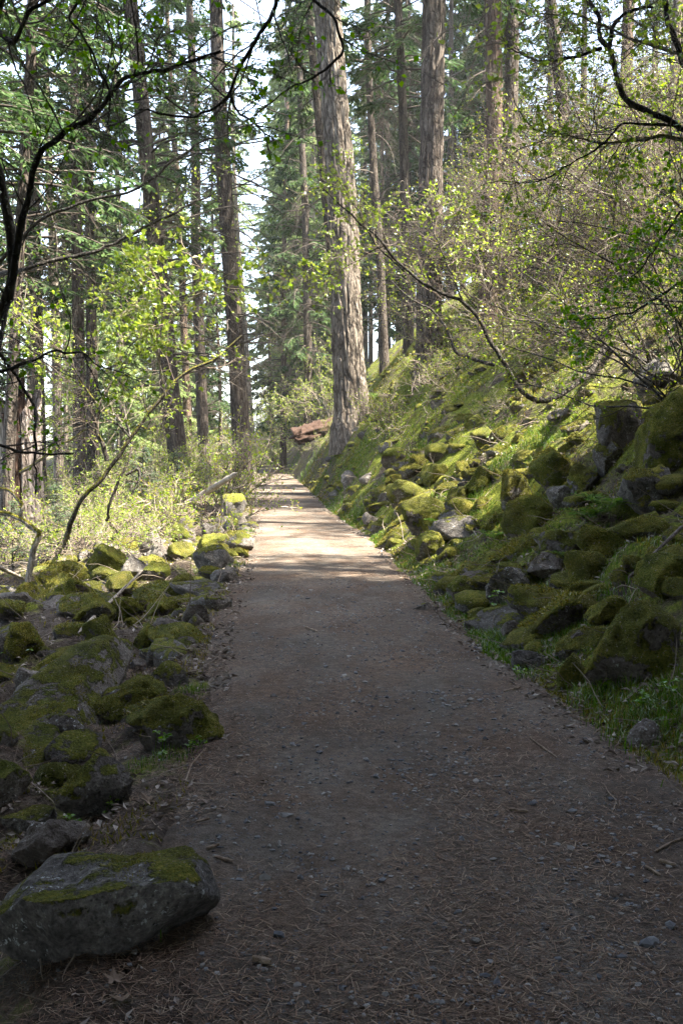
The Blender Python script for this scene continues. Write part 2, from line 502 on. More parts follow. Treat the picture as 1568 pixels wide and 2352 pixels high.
ty = np.concatenate([np.linspace(-8, 1.5, 30), 1.5 + np.cumsum(np.geomspace(.02, 1.2, 300))])
ty = ty[ty < 96]
tu = np.linspace(-1, 1, 61)
TY, TU = np.meshgrid(ty, tu, indexing='ij')
bend = np.where(TY > 74, -((TY - 74) ** 2) * .05, 0)
edge = 1.22 + 0.16 * vnoise(np.stack([TY * .8, 0 * TY, TU * 2], -1)) + .12 * vnoise(np.stack([TY * 3.1, 0 * TY + 4, TU * 2], -1)) + np.interp(TY, [2, 5, 8], [.25, .15, 0]) * (TU > 0)
TX = toe(TY) + bend + TU * edge
TZ = height(TX - bend * 0, TY) * 1.0
TZ = np.where(np.abs(TU) <= 1, .012 * np.maximum(TY - 25, 0) + .012 * vnoise(np.stack([TX * 1.26, TY * 1.26, 0 * TX + 3], -1)), TZ)
TZ = TZ + .018 - .10 * np.clip(np.abs(TU) - .82, 0, 1) / .18 * (0.6 + .4 * vnoise(np.stack([TX * 3, TY * 3, 0 * TX], -1))) + .006 * fbm(np.stack([TX * 9, TY * 9, 0 * TX], -1), 3)
idx = np.arange(TY.size).reshape(TY.shape)
F = np.stack([idx[:-1, :-1], idx[:-1, 1:], idx[1:, 1:], idx[1:, :-1]], -1).reshape(-1, 4)
obj('trail', Geo().add(np.stack([TX, TY, TZ], -1), F).mesh('trail', trail_material()), kind='structure')

def tz(x, y):
    z = .012 * np.maximum(y - 25, 0) + .012 * vnoise(np.stack([x * 1.26, y * 1.26, 0 * x + 3], -1)) + .018 + .006 * fbm(np.stack([x * 9, y * 9, 0 * x], -1), 3)
    u = np.abs(x - toe(y))
    return np.where(u < 1.12, z, np.maximum(height(x, y), z - (u - 1.12) * .4))

# the river down on the left
ry = np.linspace(-20, 200, 120)
ro = np.linspace(-17.5, -5.5, 24)
RY, RO = np.meshgrid(ry, ro, indexing='ij')
RX = RO + toe(RY)
RZ = -1.32 + .004 * np.maximum(RY - 30, 0) + .02 * fbm(np.stack([RX * 1.5, RY * .8, 0 * RX], -1), 3)
idx = np.arange(RY.size).reshape(RY.shape)
F = np.stack([idx[:-1, :-1], idx[:-1, 1:], idx[1:, 1:], idx[1:, :-1]], -1).reshape(-1, 4)
a = NT('river_water')
mw = a.surf((.05, .075, .085), .12, a.noise(a.mapping(a.pos(), (3, 1.2, 1)), 1.6, 4), .5, .08, .5)
obj('river', Geo().add(np.stack([RX, RY, RZ], -1), F).mesh('river', mw), kind='structure')

# ------------------------------------------------------------------ rocks
_ico = {}
def ico(sub):
    if sub not in _ico:
        bm = bmesh.new()
        bmesh.ops.create_icosphere(bm, subdivisions=sub, radius=1.0)
        v = np.array([x.co[:] for x in bm.verts])
        f = np.array([[x.index for x in p.verts] for p in bm.faces])
        bm.free()
        _ico[sub] = (nrm(v), f)
    return _ico[sub]

def rock_shape(dims, sub, seed, angular=.5):
    rng = np.random.default_rng(seed)
    v, f = ico(sub)
    v = v.copy()
    nc = int(7 + 9 * angular)
    for i in range(nc):
        n = nrm(rng.normal(size=3) * np.array([1, 1, .85]))
        d = rng.uniform(.50, .82) if angular > .4 else rng.uniform(.66, .92)
        e = v @ n - d
        v = v - np.maximum(e, 0)[:, None] * n * .96
    v = v / np.abs(v).max(0)
    dims = np.asarray(dims) / 2
    w = v * dims
    sc = 1.0 / max(dims)
    nn = nrm(v)
    o = rng.uniform(0, 50, 3)
    big = min(dims)
    w = w + nn * (big * (.20 * fbm(w * sc * 1.6 + o, 3) + .11 * fbm(w * sc * 5.5 + o, 5, .6))[:, None])
    w = w + nn * ((.016 * fbm(w * 18 + o, 3, .6) + .022 * np.clip(vnoise(w * 8.5 + o) + .1, 0, 1) * np.clip(nn[:, 2] + .3, 0, 1)) * min(1, big * 3))[:, None]
    return w, f

def tufts(v, f, dens, rng, thr=.1, length=.018, maxn=6000):
    a, b, c = v[f[:, 0]], v[f[:, 1]], v[f[:, 2]]
    n = np.cross(b - a, c - a)
    ar = np.linalg.norm(n, axis=1) * .5
    n = nrm(n)
    cen = (a + b + c) / 3
    o = rng.uniform(0, 90, 3)
    q = n[:, 2] * .8 + 1.1 * fbm(cen * 3.3 + o, 3) + .7 * vnoise(cen * 11 + o) - thr
    w = ar * np.clip(q * 2.2, 0, 1)
    if w.sum() <= 0:
        return None
    N = int(min(maxn, dens * w.sum()))
    k = rng.choice(len(f), N, p=w / w.sum())
    r1, r2 = np.sqrt(rng.random(N)), rng.random(N)
    p = a[k] * (1 - r1)[:, None] + b[k] * (r1 * (1 - r2))[:, None] + c[k] * (r1 * r2)[:, None]
    d = n[k] + rng.normal(size=(N, 3)) * .55
    return slivers(p - n[k] * .003, d, length * rng.uniform(.3, 1.3, N) * (.6 + np.clip(q[k], 0, 1)), length * .45, rng)

# (centre x, centre y, width, height in picture units, moss 0..1, angular, label)
ROCKS = [
 (250,1293,96,84,.95,.2,'rounded yellow-mossed boulder standing above the left bank rubble'),
 (342,1250,60,58,.35,.8,'squarish brown block behind the rounded yellow-mossed boulder'),
 (426,1222,56,58,.60,.5,'tall rock half moss half pale behind the sunlit left-edge stones'),
 (482,1222,54,34,.15,.5,'pale bare stone perched beside the tall half-mossed rock'),
 (540,1160,66,62,.55,.6,'dark-fronted mossy boulder at the trail edge below the grey-barked fir'),
 (544,1203,62,42,.40,.4,'pale domed rock at the trail edge next to the grassy tuft'),
 (424,1268,76,44,.90,.2,'low glowing moss cushion rock in the sunlit left-edge row'),
 (490,1250,74,48,.92,.2,'sunlit moss-topped rock behind the grey ridged slab'),
 (500,1290,98,74,.50,.7,'grey ridged slab with moss crest leaning at the left trail edge'),
 (558,1249,72,40,.45,.5,'grey low rock with a moss cap nearest the sunlit trail on the left'),
 (312,1283,60,34,.08,.4,'flat grey stone behind the mossy left rubble'),
 (362,1276,52,40,.05,.4,'pale smooth stone between flat grey stone and glowing moss cushion'),
 (308,1312,66,52,.25,.6,'tan rock with a sunlit front face amid the left moss mounds'),
 (360,1312,64,50,.80,.3,'moss mound with needle-strewn top right of the tan rock'),
 (240,1318,76,40,.95,.2,'low olive moss dome at the foot of the rounded yellow-mossed boulder'),
 (516,1328,66,30,.20,.5,'flat grey stone sunk into the left trail edge'),
 (172,1364,104,66,.85,.3,'broad dark moss mound below the fallen twig tangle'),
 (288,1346,88,50,.90,.3,'long moss-backed rock in the middle of the left rubble'),
 (420,1352,74,54,.80,.5,'moss-topped rock with a dark hollow underneath on left bank'),
 (296,1398,106,60,.85,.4,'wide moss ledge overhanging a dark gap on the left bank'),
 (372,1398,72,48,.85,.4,'brown-fronted moss block right of the wide moss ledge'),
 (448,1414,66,58,.22,.5,'round grey stone with moss shoulder at the trail edge'),
 (390,1462,100,62,.15,.9,'angular flat-topped grey rock jutting into the trail needles'),
 (336,1470,60,64,.80,.5,'mossy side piece leaning on the angular flat-topped grey rock'),
 (216,1420,104,72,.75,.4,'litter-covered moss boulder left of the wide moss ledge'),
 (232,1466,84,84,.88,.5,'steep mossy boulder face dropping into a dark gap'),
 (52,1478,108,92,.92,.3,'big dark moss-covered boulder at the left picture edge'),
 (114,1532,80,44,.85,.4,'moss cap stone above the blue-grey rock face'),
 (86,1582,92,82,.10,.6,'blue-grey bare rock face in shadow under a moss cap'),
 (148,1590,60,56,.35,.6,'dark wedge stone right of the blue-grey rock face'),
 (156,1626,300,176,.42,.8,'long moss-streaked slab slanting down toward the lower left'),
 (316,1606,196,116,.66,.6,'big rock with lichen-spotted side behind the moss-topped block'),
 (424,1668,186,118,.55,.95,'moss-topped dark block with sheer front at the left trail edge'),
 (318,1530,50,36,.15,.5,'small grey stone in needle litter above the big lichen-spotted rock'),
 (362,1512,34,24,.20,.5,'little grey stone beneath the angular flat-topped grey rock'),
 (222,1822,172,148,.45,.5,'grey crusted rock with moss flank standing left of the dry maple leaf'),
 (150,1786,150,60,.75,.5,'narrow moss ridge behind the grey crusted rock'),
 (70,1888,120,60,.30,.5,'low dark lichen-flecked stone at the left edge'),
 (112,1936,186,110,.05,.9,'smooth grey slab tilted behind the big foreground boulder'),
 (196,2078,590,236,.34,.6,'big foreground boulder with pitted grey top and moss rim'),
 (10,1800,120,130,.55,.5,'shadowed mossy rock cut by the left picture edge'),
 # right bank
 (1441,1500,236,205,.60,.7,'big moss-crusted boulder at the right trail shoulder'),
 (1316,1548,70,84,.98,.2,'moss cushion attached at the foot of the big right boulder'),
 (1212,1519,112,46,.12,.8,'flat grey block edging the grass on the right'),
 (1302,1506,38,30,.0,.9,'small pale yellowish stone between flat block and big boulder'),
 (1173,1449,46,44,.25,.5,'round grey stone poking out of the right grass'),
 (1098,1433,64,34,.30,.5,'low grey stone where the right grass meets the trail'),
 (1162,1354,108,84,.30,.6,'dark pitted rock behind the broad-leaved plant'),
 (1067,1358,74,64,.60,.6,'grey and moss rock at the right trail edge'),
 (1256,1306,92,62,.22,.7,'dark bare rock with a crack in the middle of the right bank'),
 (1284,1250,116,78,.45,.7,'dark rock with moss skirts above the cracked bare rock'),
 (988,1257,76,60,.85,.4,'moss lump standing alone at the right trail edge'),
 (935,1141,100,72,.85,.6,'sunlit golden-mossed boulder with a shadowed underside'),
 (1098,1105,56,58,.92,.4,'upright sunlit golden moss stone on the right bank'),
 (1054,1152,60,54,.80,.4,'mossy stone below the upright golden moss stone'),
 (997,1092,68,46,.80,.5,'moss-covered rock above the sunlit golden-mossed boulder'),
 (970,1192,90,80,.75,.5,'moss-sided rock under the sunlit golden-mossed boulder'),
 (1177,1136,72,88,.75,.5,'tall dark mossy rock in the middle of the right bank'),
 (1300,1143,84,54,.25,.6,'smooth dark grey stone ringed by moss'),
 (1214,1196,112,86,.88,.4,'wide moss hummock below the smooth dark grey stone'),
 (1384,1252,116,86,.92,.3,'rounded moss hummock left of the dry litter hollow'),
 (1340,1312,100,92,.92,.3,'bulging moss hummock above the right grass'),
 (1472,1693,92,64,.10,.5,'grey rounded stone beside the lower right grass'),
 (970,1397,44,22,.05,.5,'small grey stone sunk in the right side of the trail'),
 (1424,985,120,130,.48,.7,'weathered grey rock face standing high on the right bank'),
 (1532,1010,170,190,.70,.5,'huge dark boulder with hanging moss at the right picture edge'),
 (1400,1052,80,70,.50,.7,'block wedged below the weathered grey rock face'),
 (1512,880,130,90,.25,.6,'dark lichen-spotted rock above the huge mossy boulder'),
 (1276,1076,110,90,.90,.3,'smooth green moss dome left of the weathered grey rock face'),
 (1330,1110,110,70,.55,.5,'shadowed rock below the smooth green moss dome'),
 (1490,1130,150,90,.35,.6,'dark cave-like rock below the huge mossy boulder'),
 (1480,1210,130,70,.80,.4,'mossy shelf rock under the fern'),
 (1520,1330,120,100,.85,.5,'moss-hung rock at the right picture edge above the big boulder'),
 (1400,1400,110,60,.90,.3,'low moss swelling behind the big moss-crusted boulder'),
 (800,1102,36,40,.05,.7,'pale grey stone sitting on the sunlit right bank near the big trunk'),
 (852,1196,36,30,.20,.5,'small sunlit stone at the right trail edge'),
 (868,1212,54,26,.45,.4,'moss-dabbed flat stone at the right trail edge in sun'),
 (770,1134,28,18,.30,.5,'little stone at the right trail edge by the bright grass'),
 (905,1052,60,40,.75,.5,'mossy stone high above the sunlit golden-mossed boulder'),
 (1120,1010,80,44,.85,.4,'moss-capped stone under the leaning maple stem'),
 (1096,970,56,34,.80,.4,'small golden moss stone under the twig thicket'),
 (1010,1040,70,40,.80,.4,'moss pad rock at the upper edge of the right rubble'),
]
HERO = []
def project(P):
    c, s_ = math.cos(PITCH), math.sin(PITCH)
    v = np.asarray(P, float) - np.array([0, 0, EYE])
    dep = v[1] * c - v[2] * s_
    return CX + FPX * v[0] / dep, CY - FPX * (v[1] * s_ + v[2] * c) / dep
REFS = [(r[0], r[1], r[6]) for r in ROCKS if len(r[6].split()) <= 12]
USED = set()
def describe(prefix, P, near=3, refs=None, maxd=170):
    X, Y = project(P)
    if not (0 < X < 1568 and 0 < Y < 2352): return None
    for rx, ry, lab in sorted(refs or REFS, key=lambda r: math.hypot(r[0] - X, r[1] - Y))[:near]:
        dx, dy = X - rx, Y - ry
        rel = ('left of' if dx < 0 else 'right of') if abs(dx) > abs(dy) else ('above' if dy < 0 else 'below')
        short = lab.split(' at the ')[0].split(' in the ')[0].split(' on the ')[0].split(' rising from ')[0].split(' standing right ')[0].split(' with deeply ')[0].split(' with forked ')[0].split(' tucked ')[0].split(' by the bend ')[0]
        t = f'{prefix} just {rel} the {short}'
        if t not in USED and len(t.split()) <= 16 and math.hypot(dx, dy) < maxd:
            USED.add(t)
            return t
    return None
TREFS = []
for i, (X, Y, w, h, moss, ang, lab) in enumerate(ROCKS):
    g = gp(X, Y + h * .36)
    d = g[1]
    wm, hm = w * d / FPX, h * d / FPX
    dep = min(wm * (.62 if w > 250 else .8), hm * 1.5)
    dd = d + dep * .25
    for _ in range(40):                      # sit on the slope, not inside it
        c = at(X, Y, dd)
        if c[2] > onground(c[0], c[1])[2] + hm * .10 or dd < d - dep * .6: break
        dd -= dep * .06
    sub = 5 if (w > 90 and Y > 1380) or w > 160 else 4
    v, f = rock_shape((wm * 1.10, dep * 1.1, hm * (1.12 if w > 250 else 1.4)), sub, 100 + i, min(1, ang + .25))
    n = 'boulder' if w > 90 else 'rock'
    if 'slanting' in lab:                    # a long slab lying along the bank
        q0, q1 = gp(20, 1745), gp(292, 1592)
        ax = q1 - q0
        v, f = rock_shape((np.hypot(ax[0], ax[1]) * 1.2, .66, .72), 5, 131, .85)
        tl, tw_ = math.atan2(ax[1], ax[0]), 0.0
        v = np.stack([v[:, 0] * math.cos(tl) - v[:, 1] * math.sin(tl), v[:, 0] * math.sin(tl) + v[:, 1] * math.cos(tl), v[:, 2] + v[:, 0] * .10], -1)
        c = (q0 + q1) / 2 + np.array([-.05, .1, .16]); d = c[1]; wm = .9
    o = obj(n, Geo().add(v, f).mesh(n, M_ROCK), loc=c - np.array([0, 0, hm * .06]), label=lab, cat='boulder' if n == 'boulder' else 'rock')
    o['moss'] = float(moss + (.12 if X > 784 and moss > .3 else .05 if moss > .5 else 0))
    HERO.append((c[0], c[1], wm))
    if d < 13 and moss > .15:
        tf = tufts(v, f, 26000 if d < 6 else 13000, R, thr=.95 - 1.05 * moss, length=.005 + .0010 * d, maxn=9000)
        if tf:
            obj('moss', Geo().add(*tf).mesh('moss', M_MOSS), parent=o, kind='stuff')

# smaller rocks of both banks: ten shapes, copied
FILL = []
for i in range(12):
    v, f = rock_shape((1, .85, .62), 4, 900 + i, .55 + .06 * (i % 8))
    me = Geo().add(v, f).mesh('rock', M_ROCK)
    tv = tufts(v, f, 2600, R, thr=.15, length=.034, maxn=4200)
    mm = Geo().add(*tv).mesh('moss', M_MOSS)
    FILL.append((me, mm))
HX = np.array(HERO)
def scatter_rocks(n, side, y0, y1, s0, s1, size, moss, label, group, pw=1.6):
    cnt = 0
    for _ in range(n * 6):
        if cnt >= n: break
        y = y0 + (y1 - y0) * R.random() ** 1.3
        s = s0 + (s1 - s0) * R.random() ** pw
        x = float(toe(y)) + side * (1.25 + s)
        if abs(x) / y > .37: continue
        sz = size[0] * (size[1] / size[0]) ** R.random()
        if (np.hypot(HX[:, 0] - x, HX[:, 1] - y) < HX[:, 2] * np.where(HX[:, 2] > .45, .85, .48) + sz * .25).any(): continue
        me, mm = FILL[R.integers(len(FILL))]
        g = onground(x, y)
        o = obj('rock', me, loc=(x, y, g[2] - sz * (.04 if side > 0 else -.03)), label=label, cat='rock', group=group)
        o.rotation_euler = (R.normal() * .2, R.normal() * .2, R.random() * 6.28)
        o.scale = (sz * R.uniform(.9, 1.6), sz * R.uniform(.75, 1.15), sz * R.uniform(.65, 1.1))
        o['moss'] = float(np.clip(moss + R.normal() * .25, 0.05, 1))
        t = describe(('little ' if sz < .26 else 'middling ' if sz < .42 else 'larger ') + ('bare grey rock' if o['moss'] < .35 else 'half-mossed rock' if o['moss'] < .62 else 'moss-covered rock'), (x, y, g[2] + sz * .1))
        if t: o['label'] = t
        if o['moss'] > .45 and y < 22:
            obj('moss', mm, parent=o, kind='stuff')
        cnt += 1
scatter_rocks(130, 1, 6.5, 22, .1, 4.5, (.2, .8), .75, 'small moss-covered rock half buried in the slope right of the trail', 'mossy rocks of the right bank')
scatter_rocks(35, 1, 18, 50, .0, 3.5, (.2, .7), .7, 'mossy stone on the far right-hand bank below the big trunk', 'mossy stones of the far right bank')
scatter_rocks(105, -1, 5.4, 20, .02, 3.4, (.26, .85), .6, 'small mossy rock in the rubble left of the trail', 'mossy rocks of the left bank', 1.2)
scatter_rocks(14, -1, 20, 45, .1, 3, (.2, .6), .6, 'mossy stone lining the far left trail edge', 'stones along the far left trail edge')

def rubble(n, side, y0, y1, s0, s1, lo, hi, moss, label):
    v0, f0 = ico(2)
    y = y0 * (y1 / y0) ** R.random(n)
    x = toe(y) + side * (1.18 + s0 + (s1 - s0) * R.random(n) ** 1.3)
    k = np.abs(x) / y < .40
    x, y = x[k], y[k]
    n = len(x)
    sz = lo * (hi / lo) ** R.random(n)
    V = np.repeat(v0[None], n, 0)
    for _ in range(9):
        nn = nrm(R.normal(size=(n, 1, 3)))
        e = (V * nn).sum(-1) - R.uniform(.45, .8, (n, 1))
        V = V - np.maximum(e, 0)[..., None] * nn
    V = V * (sz[:, None] * np.stack([R.uniform(.5, .9, n), R.uniform(.4, .6, n), R.uniform(.3, .55, n)], -1))[:, None, :]
    V = V + .06 * sz[:, None, None] * nrm(V) * vnoise(V * 22 + np.arange(n)[:, None, None] * 3.7)[..., None]
    an = R.random(n) * 6.28
    c, s_ = np.cos(an)[:, None], np.sin(an)[:, None]
    V = np.stack([V[..., 0] * c - V[..., 1] * s_, V[..., 0] * s_ + V[..., 1] * c, V[..., 2]], -1)
    V = V + np.stack([x, y, height(x, y) + sz * .02], -1)[:, None]
    F = (f0[None] + (np.arange(n) * len(v0))[:, None, None]).reshape(-1, 3)
    o = obj('rubble', Geo().add(V.reshape(-1, 3), F).mesh('rubble', M_ROCK), kind='stuff', label=label, cat='rubble')
    o['moss'] = moss
rubble(300, 1, 7, 45, .1, 4.5, .14, .46, .82, 'small broken stones filling in between the rocks of the right bank')
rubble(190, -1, 5.2, 30, 0, 3.6, .12, .42, .45, 'small broken stones filling in between the rocks of the left bank')

# ------------------------------------------------------------------ conifers
def trunk_geo(r0, H, seed, sides=28, rings=60, flare=.35, curve=.15, rough=.05, taper=.55, zmax=None):
    rng = np.random.default_rng(seed)
    zz = (zmax or H) * np.linspace(0, 1, rings) ** 1.25
    zz = np.concatenate([[-.9], zz])
    a = np.arange(sides) * 2 * math.pi / sides
    Z, A = np.meshgrid(zz, a, indexing='ij')
    o = rng.uniform(0, 99, 3)
    rr = r0 * (1 - taper * np.clip(Z, 0, None) / H) + r0 * flare * np.exp(-np.maximum(Z, -.3) / .55) * (1 + .35 * np.sin(A * 3 + o[0]) + .2 * np.sin(A * 5 + o[1]))
    # vertical furrows between bark ridges
    pn = np.stack([np.cos(A) * r0 * 9, np.sin(A) * r0 * 9, Z * 1.1], -1) + o
    rid = 1 - np.abs(vnoise(pn)) * 2
    pn2 = np.stack([np.cos(A) * r0 * 22, np.sin(A) * r0 * 22, Z * 3.5], -1) + o
    rr = rr + rough * r0 * (-np.clip(rid, 0, 1) ** 2 * 1.2 + .6 * vnoise(pn2))
    cx = curve * (vnoise(np.stack([zz * .12, zz * 0, zz * 0], -1) + o) - vnoise(o)) * np.clip(zz / 4, 0, 1)
    cy = curve * (vnoise(np.stack([zz * .12, zz * 0 + 7, zz * 0], -1) + o) - vnoise(o + np.array([0, 7., 0]))) * np.clip(zz / 4, 0, 1)
    V = np.stack([rr * np.cos(A) + cx[:, None], rr * np.sin(A) + cy[:, None], Z], -1)
    idx = np.arange(Z.size).reshape(Z.shape)
    F = np.stack([idx[:-1], np.roll(idx[:-1], -1, 1), np.roll(idx[1:], -1, 1), idx[1:]], -1).reshape(-1, 4)
    return V.reshape(-1, 3), F

def conifer(seed, H, h0, Lmax, nb, ntw=14, nsp=9, r=.3, spray=(.24, .085), droop=-.5):
    """branch wood and needle sprays of one crown round a straight axis"""
    rng = np.random.default_rng(seed)
    q = rng.random(nb)
    z = h0 + (H - h0) * q ** .9
    az = rng.random(nb) * 2 * math.pi
    u = (z - h0) / (H - h0)
    L = Lmax * np.clip((1 - u) ** .75, .08, 1) * rng.uniform(.6, 1.15, nb) * np.clip(.55 + u * 3, .55, 1)
    st = np.stack([np.cos(az) * r * .6 * (1 - .6 * u), np.sin(az) * r * .6 * (1 - .6 * u), z], -1)
    dr = np.stack([np.cos(az), np.sin(az), rng.normal(size=nb) * .15 + .12], -1)
    P = grow(st, dr, L, 9, .07, (0, 0, droop), rng)
    wood = Geo()
    tt = np.linspace(0, 1, 9)
    wood.add(*tubes(P, (.012 + .011 * L[:, None]) * (1 - .8 * tt)[None], 4))
    s1, d1, p1, t1 = sprout(P, ntw, .18, 1.0, .95, rng, .2, plane=(0, 0, 1), alternate=True)
    l1 = L[p1] * .36 * (1.12 - t1) * rng.uniform(.6, 1.2, len(p1)) + .12
    P2 = grow(s1, d1, l1, 5, .09, (0, 0, -.45), rng)
    wood.add(*tubes(P2, np.full((len(P2), 5), .006), 3))
    fol = Geo()
    for PP, n, t0, plane_r in ((P2, nsp, .05, 1), (P, ntw, .35, 1)):
        s, d, p, t = sprout(PP, n, t0, 1.0, .55, rng, .25, plane=(0, 0, 1), alternate=True)
        keep = rng.random(len(s)) < .92
        s, d = s[keep], d[keep]
        d = d + np.array([0, 0, -.18])
        N = len(s)
        fol.add(*sprays(s, d, spray[0] * rng.uniform(.6, 1.4, N), spray[1] * rng.uniform(.7, 1.3, N), (0, 0, 1), rng))
    return wood, fol

def dead_branches(seed, z0, z1, nb, L, r=.3):
    rng = np.random.default_rng(seed)
    az = rng.random(nb) * 2 * math.pi
    z = rng.uniform(z0, z1, nb)
    ll = L * rng.uniform(.3, 1.1, nb)
    st = np.stack([np.cos(az) * r * .7, np.sin(az) * r * .7, z], -1)
    dr = np.stack([np.cos(az), np.sin(az), rng.normal(size=nb) * .2], -1)
    P = grow(st, dr, ll, 10, .1, (0, 0, -.55), rng)
    g = Geo().add(*tubes(P, (.008 + .007 * ll[:, None]) * np.linspace(1, .25, 10)[None], 4))
    s, d, p, t = sprout(P, 9, .15, 1, .9, rng, .3, plane=(0, 0, 1))
    l2 = ll[p] * .3 * rng.uniform(.4, 1.2, len(p)) + .15
    P2 = grow(s, d, l2, 6, .16, (0, 0, -.7), rng)
    g.add(*tubes(P2, np.linspace(.006, .0025, 6)[None] * np.ones((len(P2), 1)), 3))
    s, d, p, t = sprout(P2, 4, .2, 1, .8, rng, .3)
    P3 = grow(s, d, l2[p] * .4 * rng.uniform(.5, 1.2, len(p)), 4, .2, (0, 0, -.6), rng)
    g.add(*tubes(P3, np.full((len(P3), 4), .0022), 3))
    return g

CR = []      # (branches mesh, needles mesh, sunlit-coloured needles mesh)
for i, (H, h0, L, nb) in enumerate([(30, 8, 3.8, 92), (26, 3.0, 3.9, 120), (22, 1.6, 3.3, 110), (32, 13, 3.2, 74)]):
    w, fo = conifer(40 + i, H, h0, L, nb, spray=((.24, .085), (.32, .12), (.32, .12), (.22, .08))[i])
    wm = w.mesh('branches', M_TWIG_DARK)
    fm = fo.mesh('crown', M_FIR, False)
    fl = fm.copy(); fl.materials.clear(); fl.materials.append(M_FIR_LIT)
    CR.append((H, wm, fm, fl))
w, fo = conifer(48, 30, 7, 3.6, 40, 8, 6, spray=(.22, .075))  # sparse crown shaped for dappled light under the unseen added firs
CR.append((30, w.mesh('branches', M_TWIG_DARK), fo.mesh('crown', M_FIR, False), None))
CR[4] = CR[4][:3] + (CR[4][2],)
DEAD = [dead_branches(70 + i, 2.5, 13, 44, 2.6).mesh('dead_branches', M_TWIG_DARK) for i in range(3)]
DEADHI = [dead_branches(80 + i, 4, 20, 100, 3.4).mesh('dead_branches', M_TWIG_DARK) for i in range(2)]

def hero_tree(p1, p2, d, wpx, label, mat, H=30, crown=0, dead=0, cs=1.0, flare=.25, name='fir_tree', rough=.07, sides=36, rings=90, pale=False, hi=False):
    a, b = at(*p1, d), at(*p2, d)
    dirv = (b - a) / (b[2] - a[2])
    z = 0.0
    for _ in range(4):
        x = a[0] + dirv[0] * (z - a[2])
        z = float(height(np.array([x]), np.array([d]))[0])
    tilt = math.atan(dirv[0])
    r0 = wpx * d / FPX / 2
    root = empty(name, (x, d, z), (0, tilt, 0), label=label, cat='tree')
    TREFS.extend([((p1[0] * (1 - t) + p2[0] * t), (p1[1] * (1 - t) + p2[1] * t), label) for t in (-.3, 0, .3, .6, .9)] if len(label.split()) < 12 else [])
    sd = int(abs(p1[0] * 7 + p1[1]))
    obj('trunk', Geo().add(*trunk_geo(r0, H, sd, sides, rings, flare, .12, rough)).mesh('trunk', mat), parent=root)
    if crown is not None:
        Hc, wm, fm, fl = CR[crown]
        sc = H / Hc
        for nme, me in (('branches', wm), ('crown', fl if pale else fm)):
            o = obj(nme, me, parent=root)
            o.scale = (cs, cs, sc); o.rotation_euler = (0, 0, sd % 7)
    if dead is not None:
        o = obj('dead_branches', (DEADHI[dead % 2] if hi else DEAD[dead]), parent=root)
        k = max(.6, r0 / .3)
        o.rotation_euler = (0, 0, sd % 5); o.scale = (min(k, 1.3), min(k, 1.3), 1.1)
    return root

hero_tree((552,1000),(487,0),41,44,'tall straight grey-barked fir standing right at the left trail edge',M_BARK,34,3,0,hi=True)
hero_tree((400,950),(325,200),34,47,'dark leaning fir behind the curved mossy maple',M_BARK,32,0,1,hi=True)
hero_tree((467,1000),(430,80),50,28,'slim fir just left of the tall trailside fir',M_BARK,32,3,2)
hero_tree((433,1050),(393,150),58,20,'thin straight fir between the dark leaning fir and the slim fir',M_BARK_RED,30,3,0,hi=True)
hero_tree((507,1060),(499,800),60,9,'pole-thin fir in the gap beside the tall trailside fir',M_BARK,20,2,None,.6)
hero_tree((30,900),(74,60),24,30,'dark trunk rising behind the foreground limb at upper left',M_BARK,26,0,1,hi=True)
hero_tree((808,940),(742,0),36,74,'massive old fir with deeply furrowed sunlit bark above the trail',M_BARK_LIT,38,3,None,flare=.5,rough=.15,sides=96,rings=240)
hero_tree((762,600),(706,0),40,24,'dark slimmer trunk tucked behind the left of the massive old fir',M_BARK,33,3,1,hi=True)
hero_tree((985,760),(990,0),30,60,'thick fir with half-sunlit trunk rising from the brushy right slope',M_BARK_MID,36,0,None,flare=.2,rough=.10,sides=72,rings=180)
hero_tree((938,760),(913,0),42,24,'slender fir just left of the half-sunlit thick fir',M_BARK,32,0,0,hi=True)
hero_tree((872,600),(845,0),46,21,'dark slender fir between the massive old fir and the slender fir',M_BARK,32,3,2,hi=True)
hero_tree((704,820),(694,400),62,22,'dark fir behind the trail just left of the massive old fir',M_BARK,30,1,0,.8)
hero_tree((650,1040),(653,720),72,16,'narrow fir at the far right end of the trail',M_BARK_RED,26,2,1,.9)
hero_tree((1120,600),(1113,0),27,44,'brown fir trunk behind the right-hand twig thicket',M_BARK_RED,32,3,0)
hero_tree((1172,420),(1178,0),33,36,'black shadowed trunk right of the brown fir trunk',M_BARK,32,3,1,.7)
hero_tree((1330,560),(1262,0),30,30,'leaning dark trunk deep in the right-hand thicket',M_BARK,30,3,2,.7)
hero_tree((1420,500),(1440,0),36,30,'grey trunk half hidden by maple limbs at upper right',M_BARK_RED,30,3,0)
hero_tree((1525,600),(1545,100),26,24,'pale thin trunk near the right picture edge',M_BARK_LIT,26,3,1,.7)
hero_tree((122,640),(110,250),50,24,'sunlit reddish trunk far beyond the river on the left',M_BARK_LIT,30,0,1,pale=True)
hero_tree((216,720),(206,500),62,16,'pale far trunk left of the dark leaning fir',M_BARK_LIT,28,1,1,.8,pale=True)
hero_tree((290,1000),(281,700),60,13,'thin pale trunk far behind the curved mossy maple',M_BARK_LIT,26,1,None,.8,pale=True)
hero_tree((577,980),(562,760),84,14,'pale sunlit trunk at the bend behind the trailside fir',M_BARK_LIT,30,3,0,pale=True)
hero_tree((627,1050),(622,930),86,10,'short pale trunk by the bend of the trail',M_BARK_LIT,16,2,None,.6,pale=True)

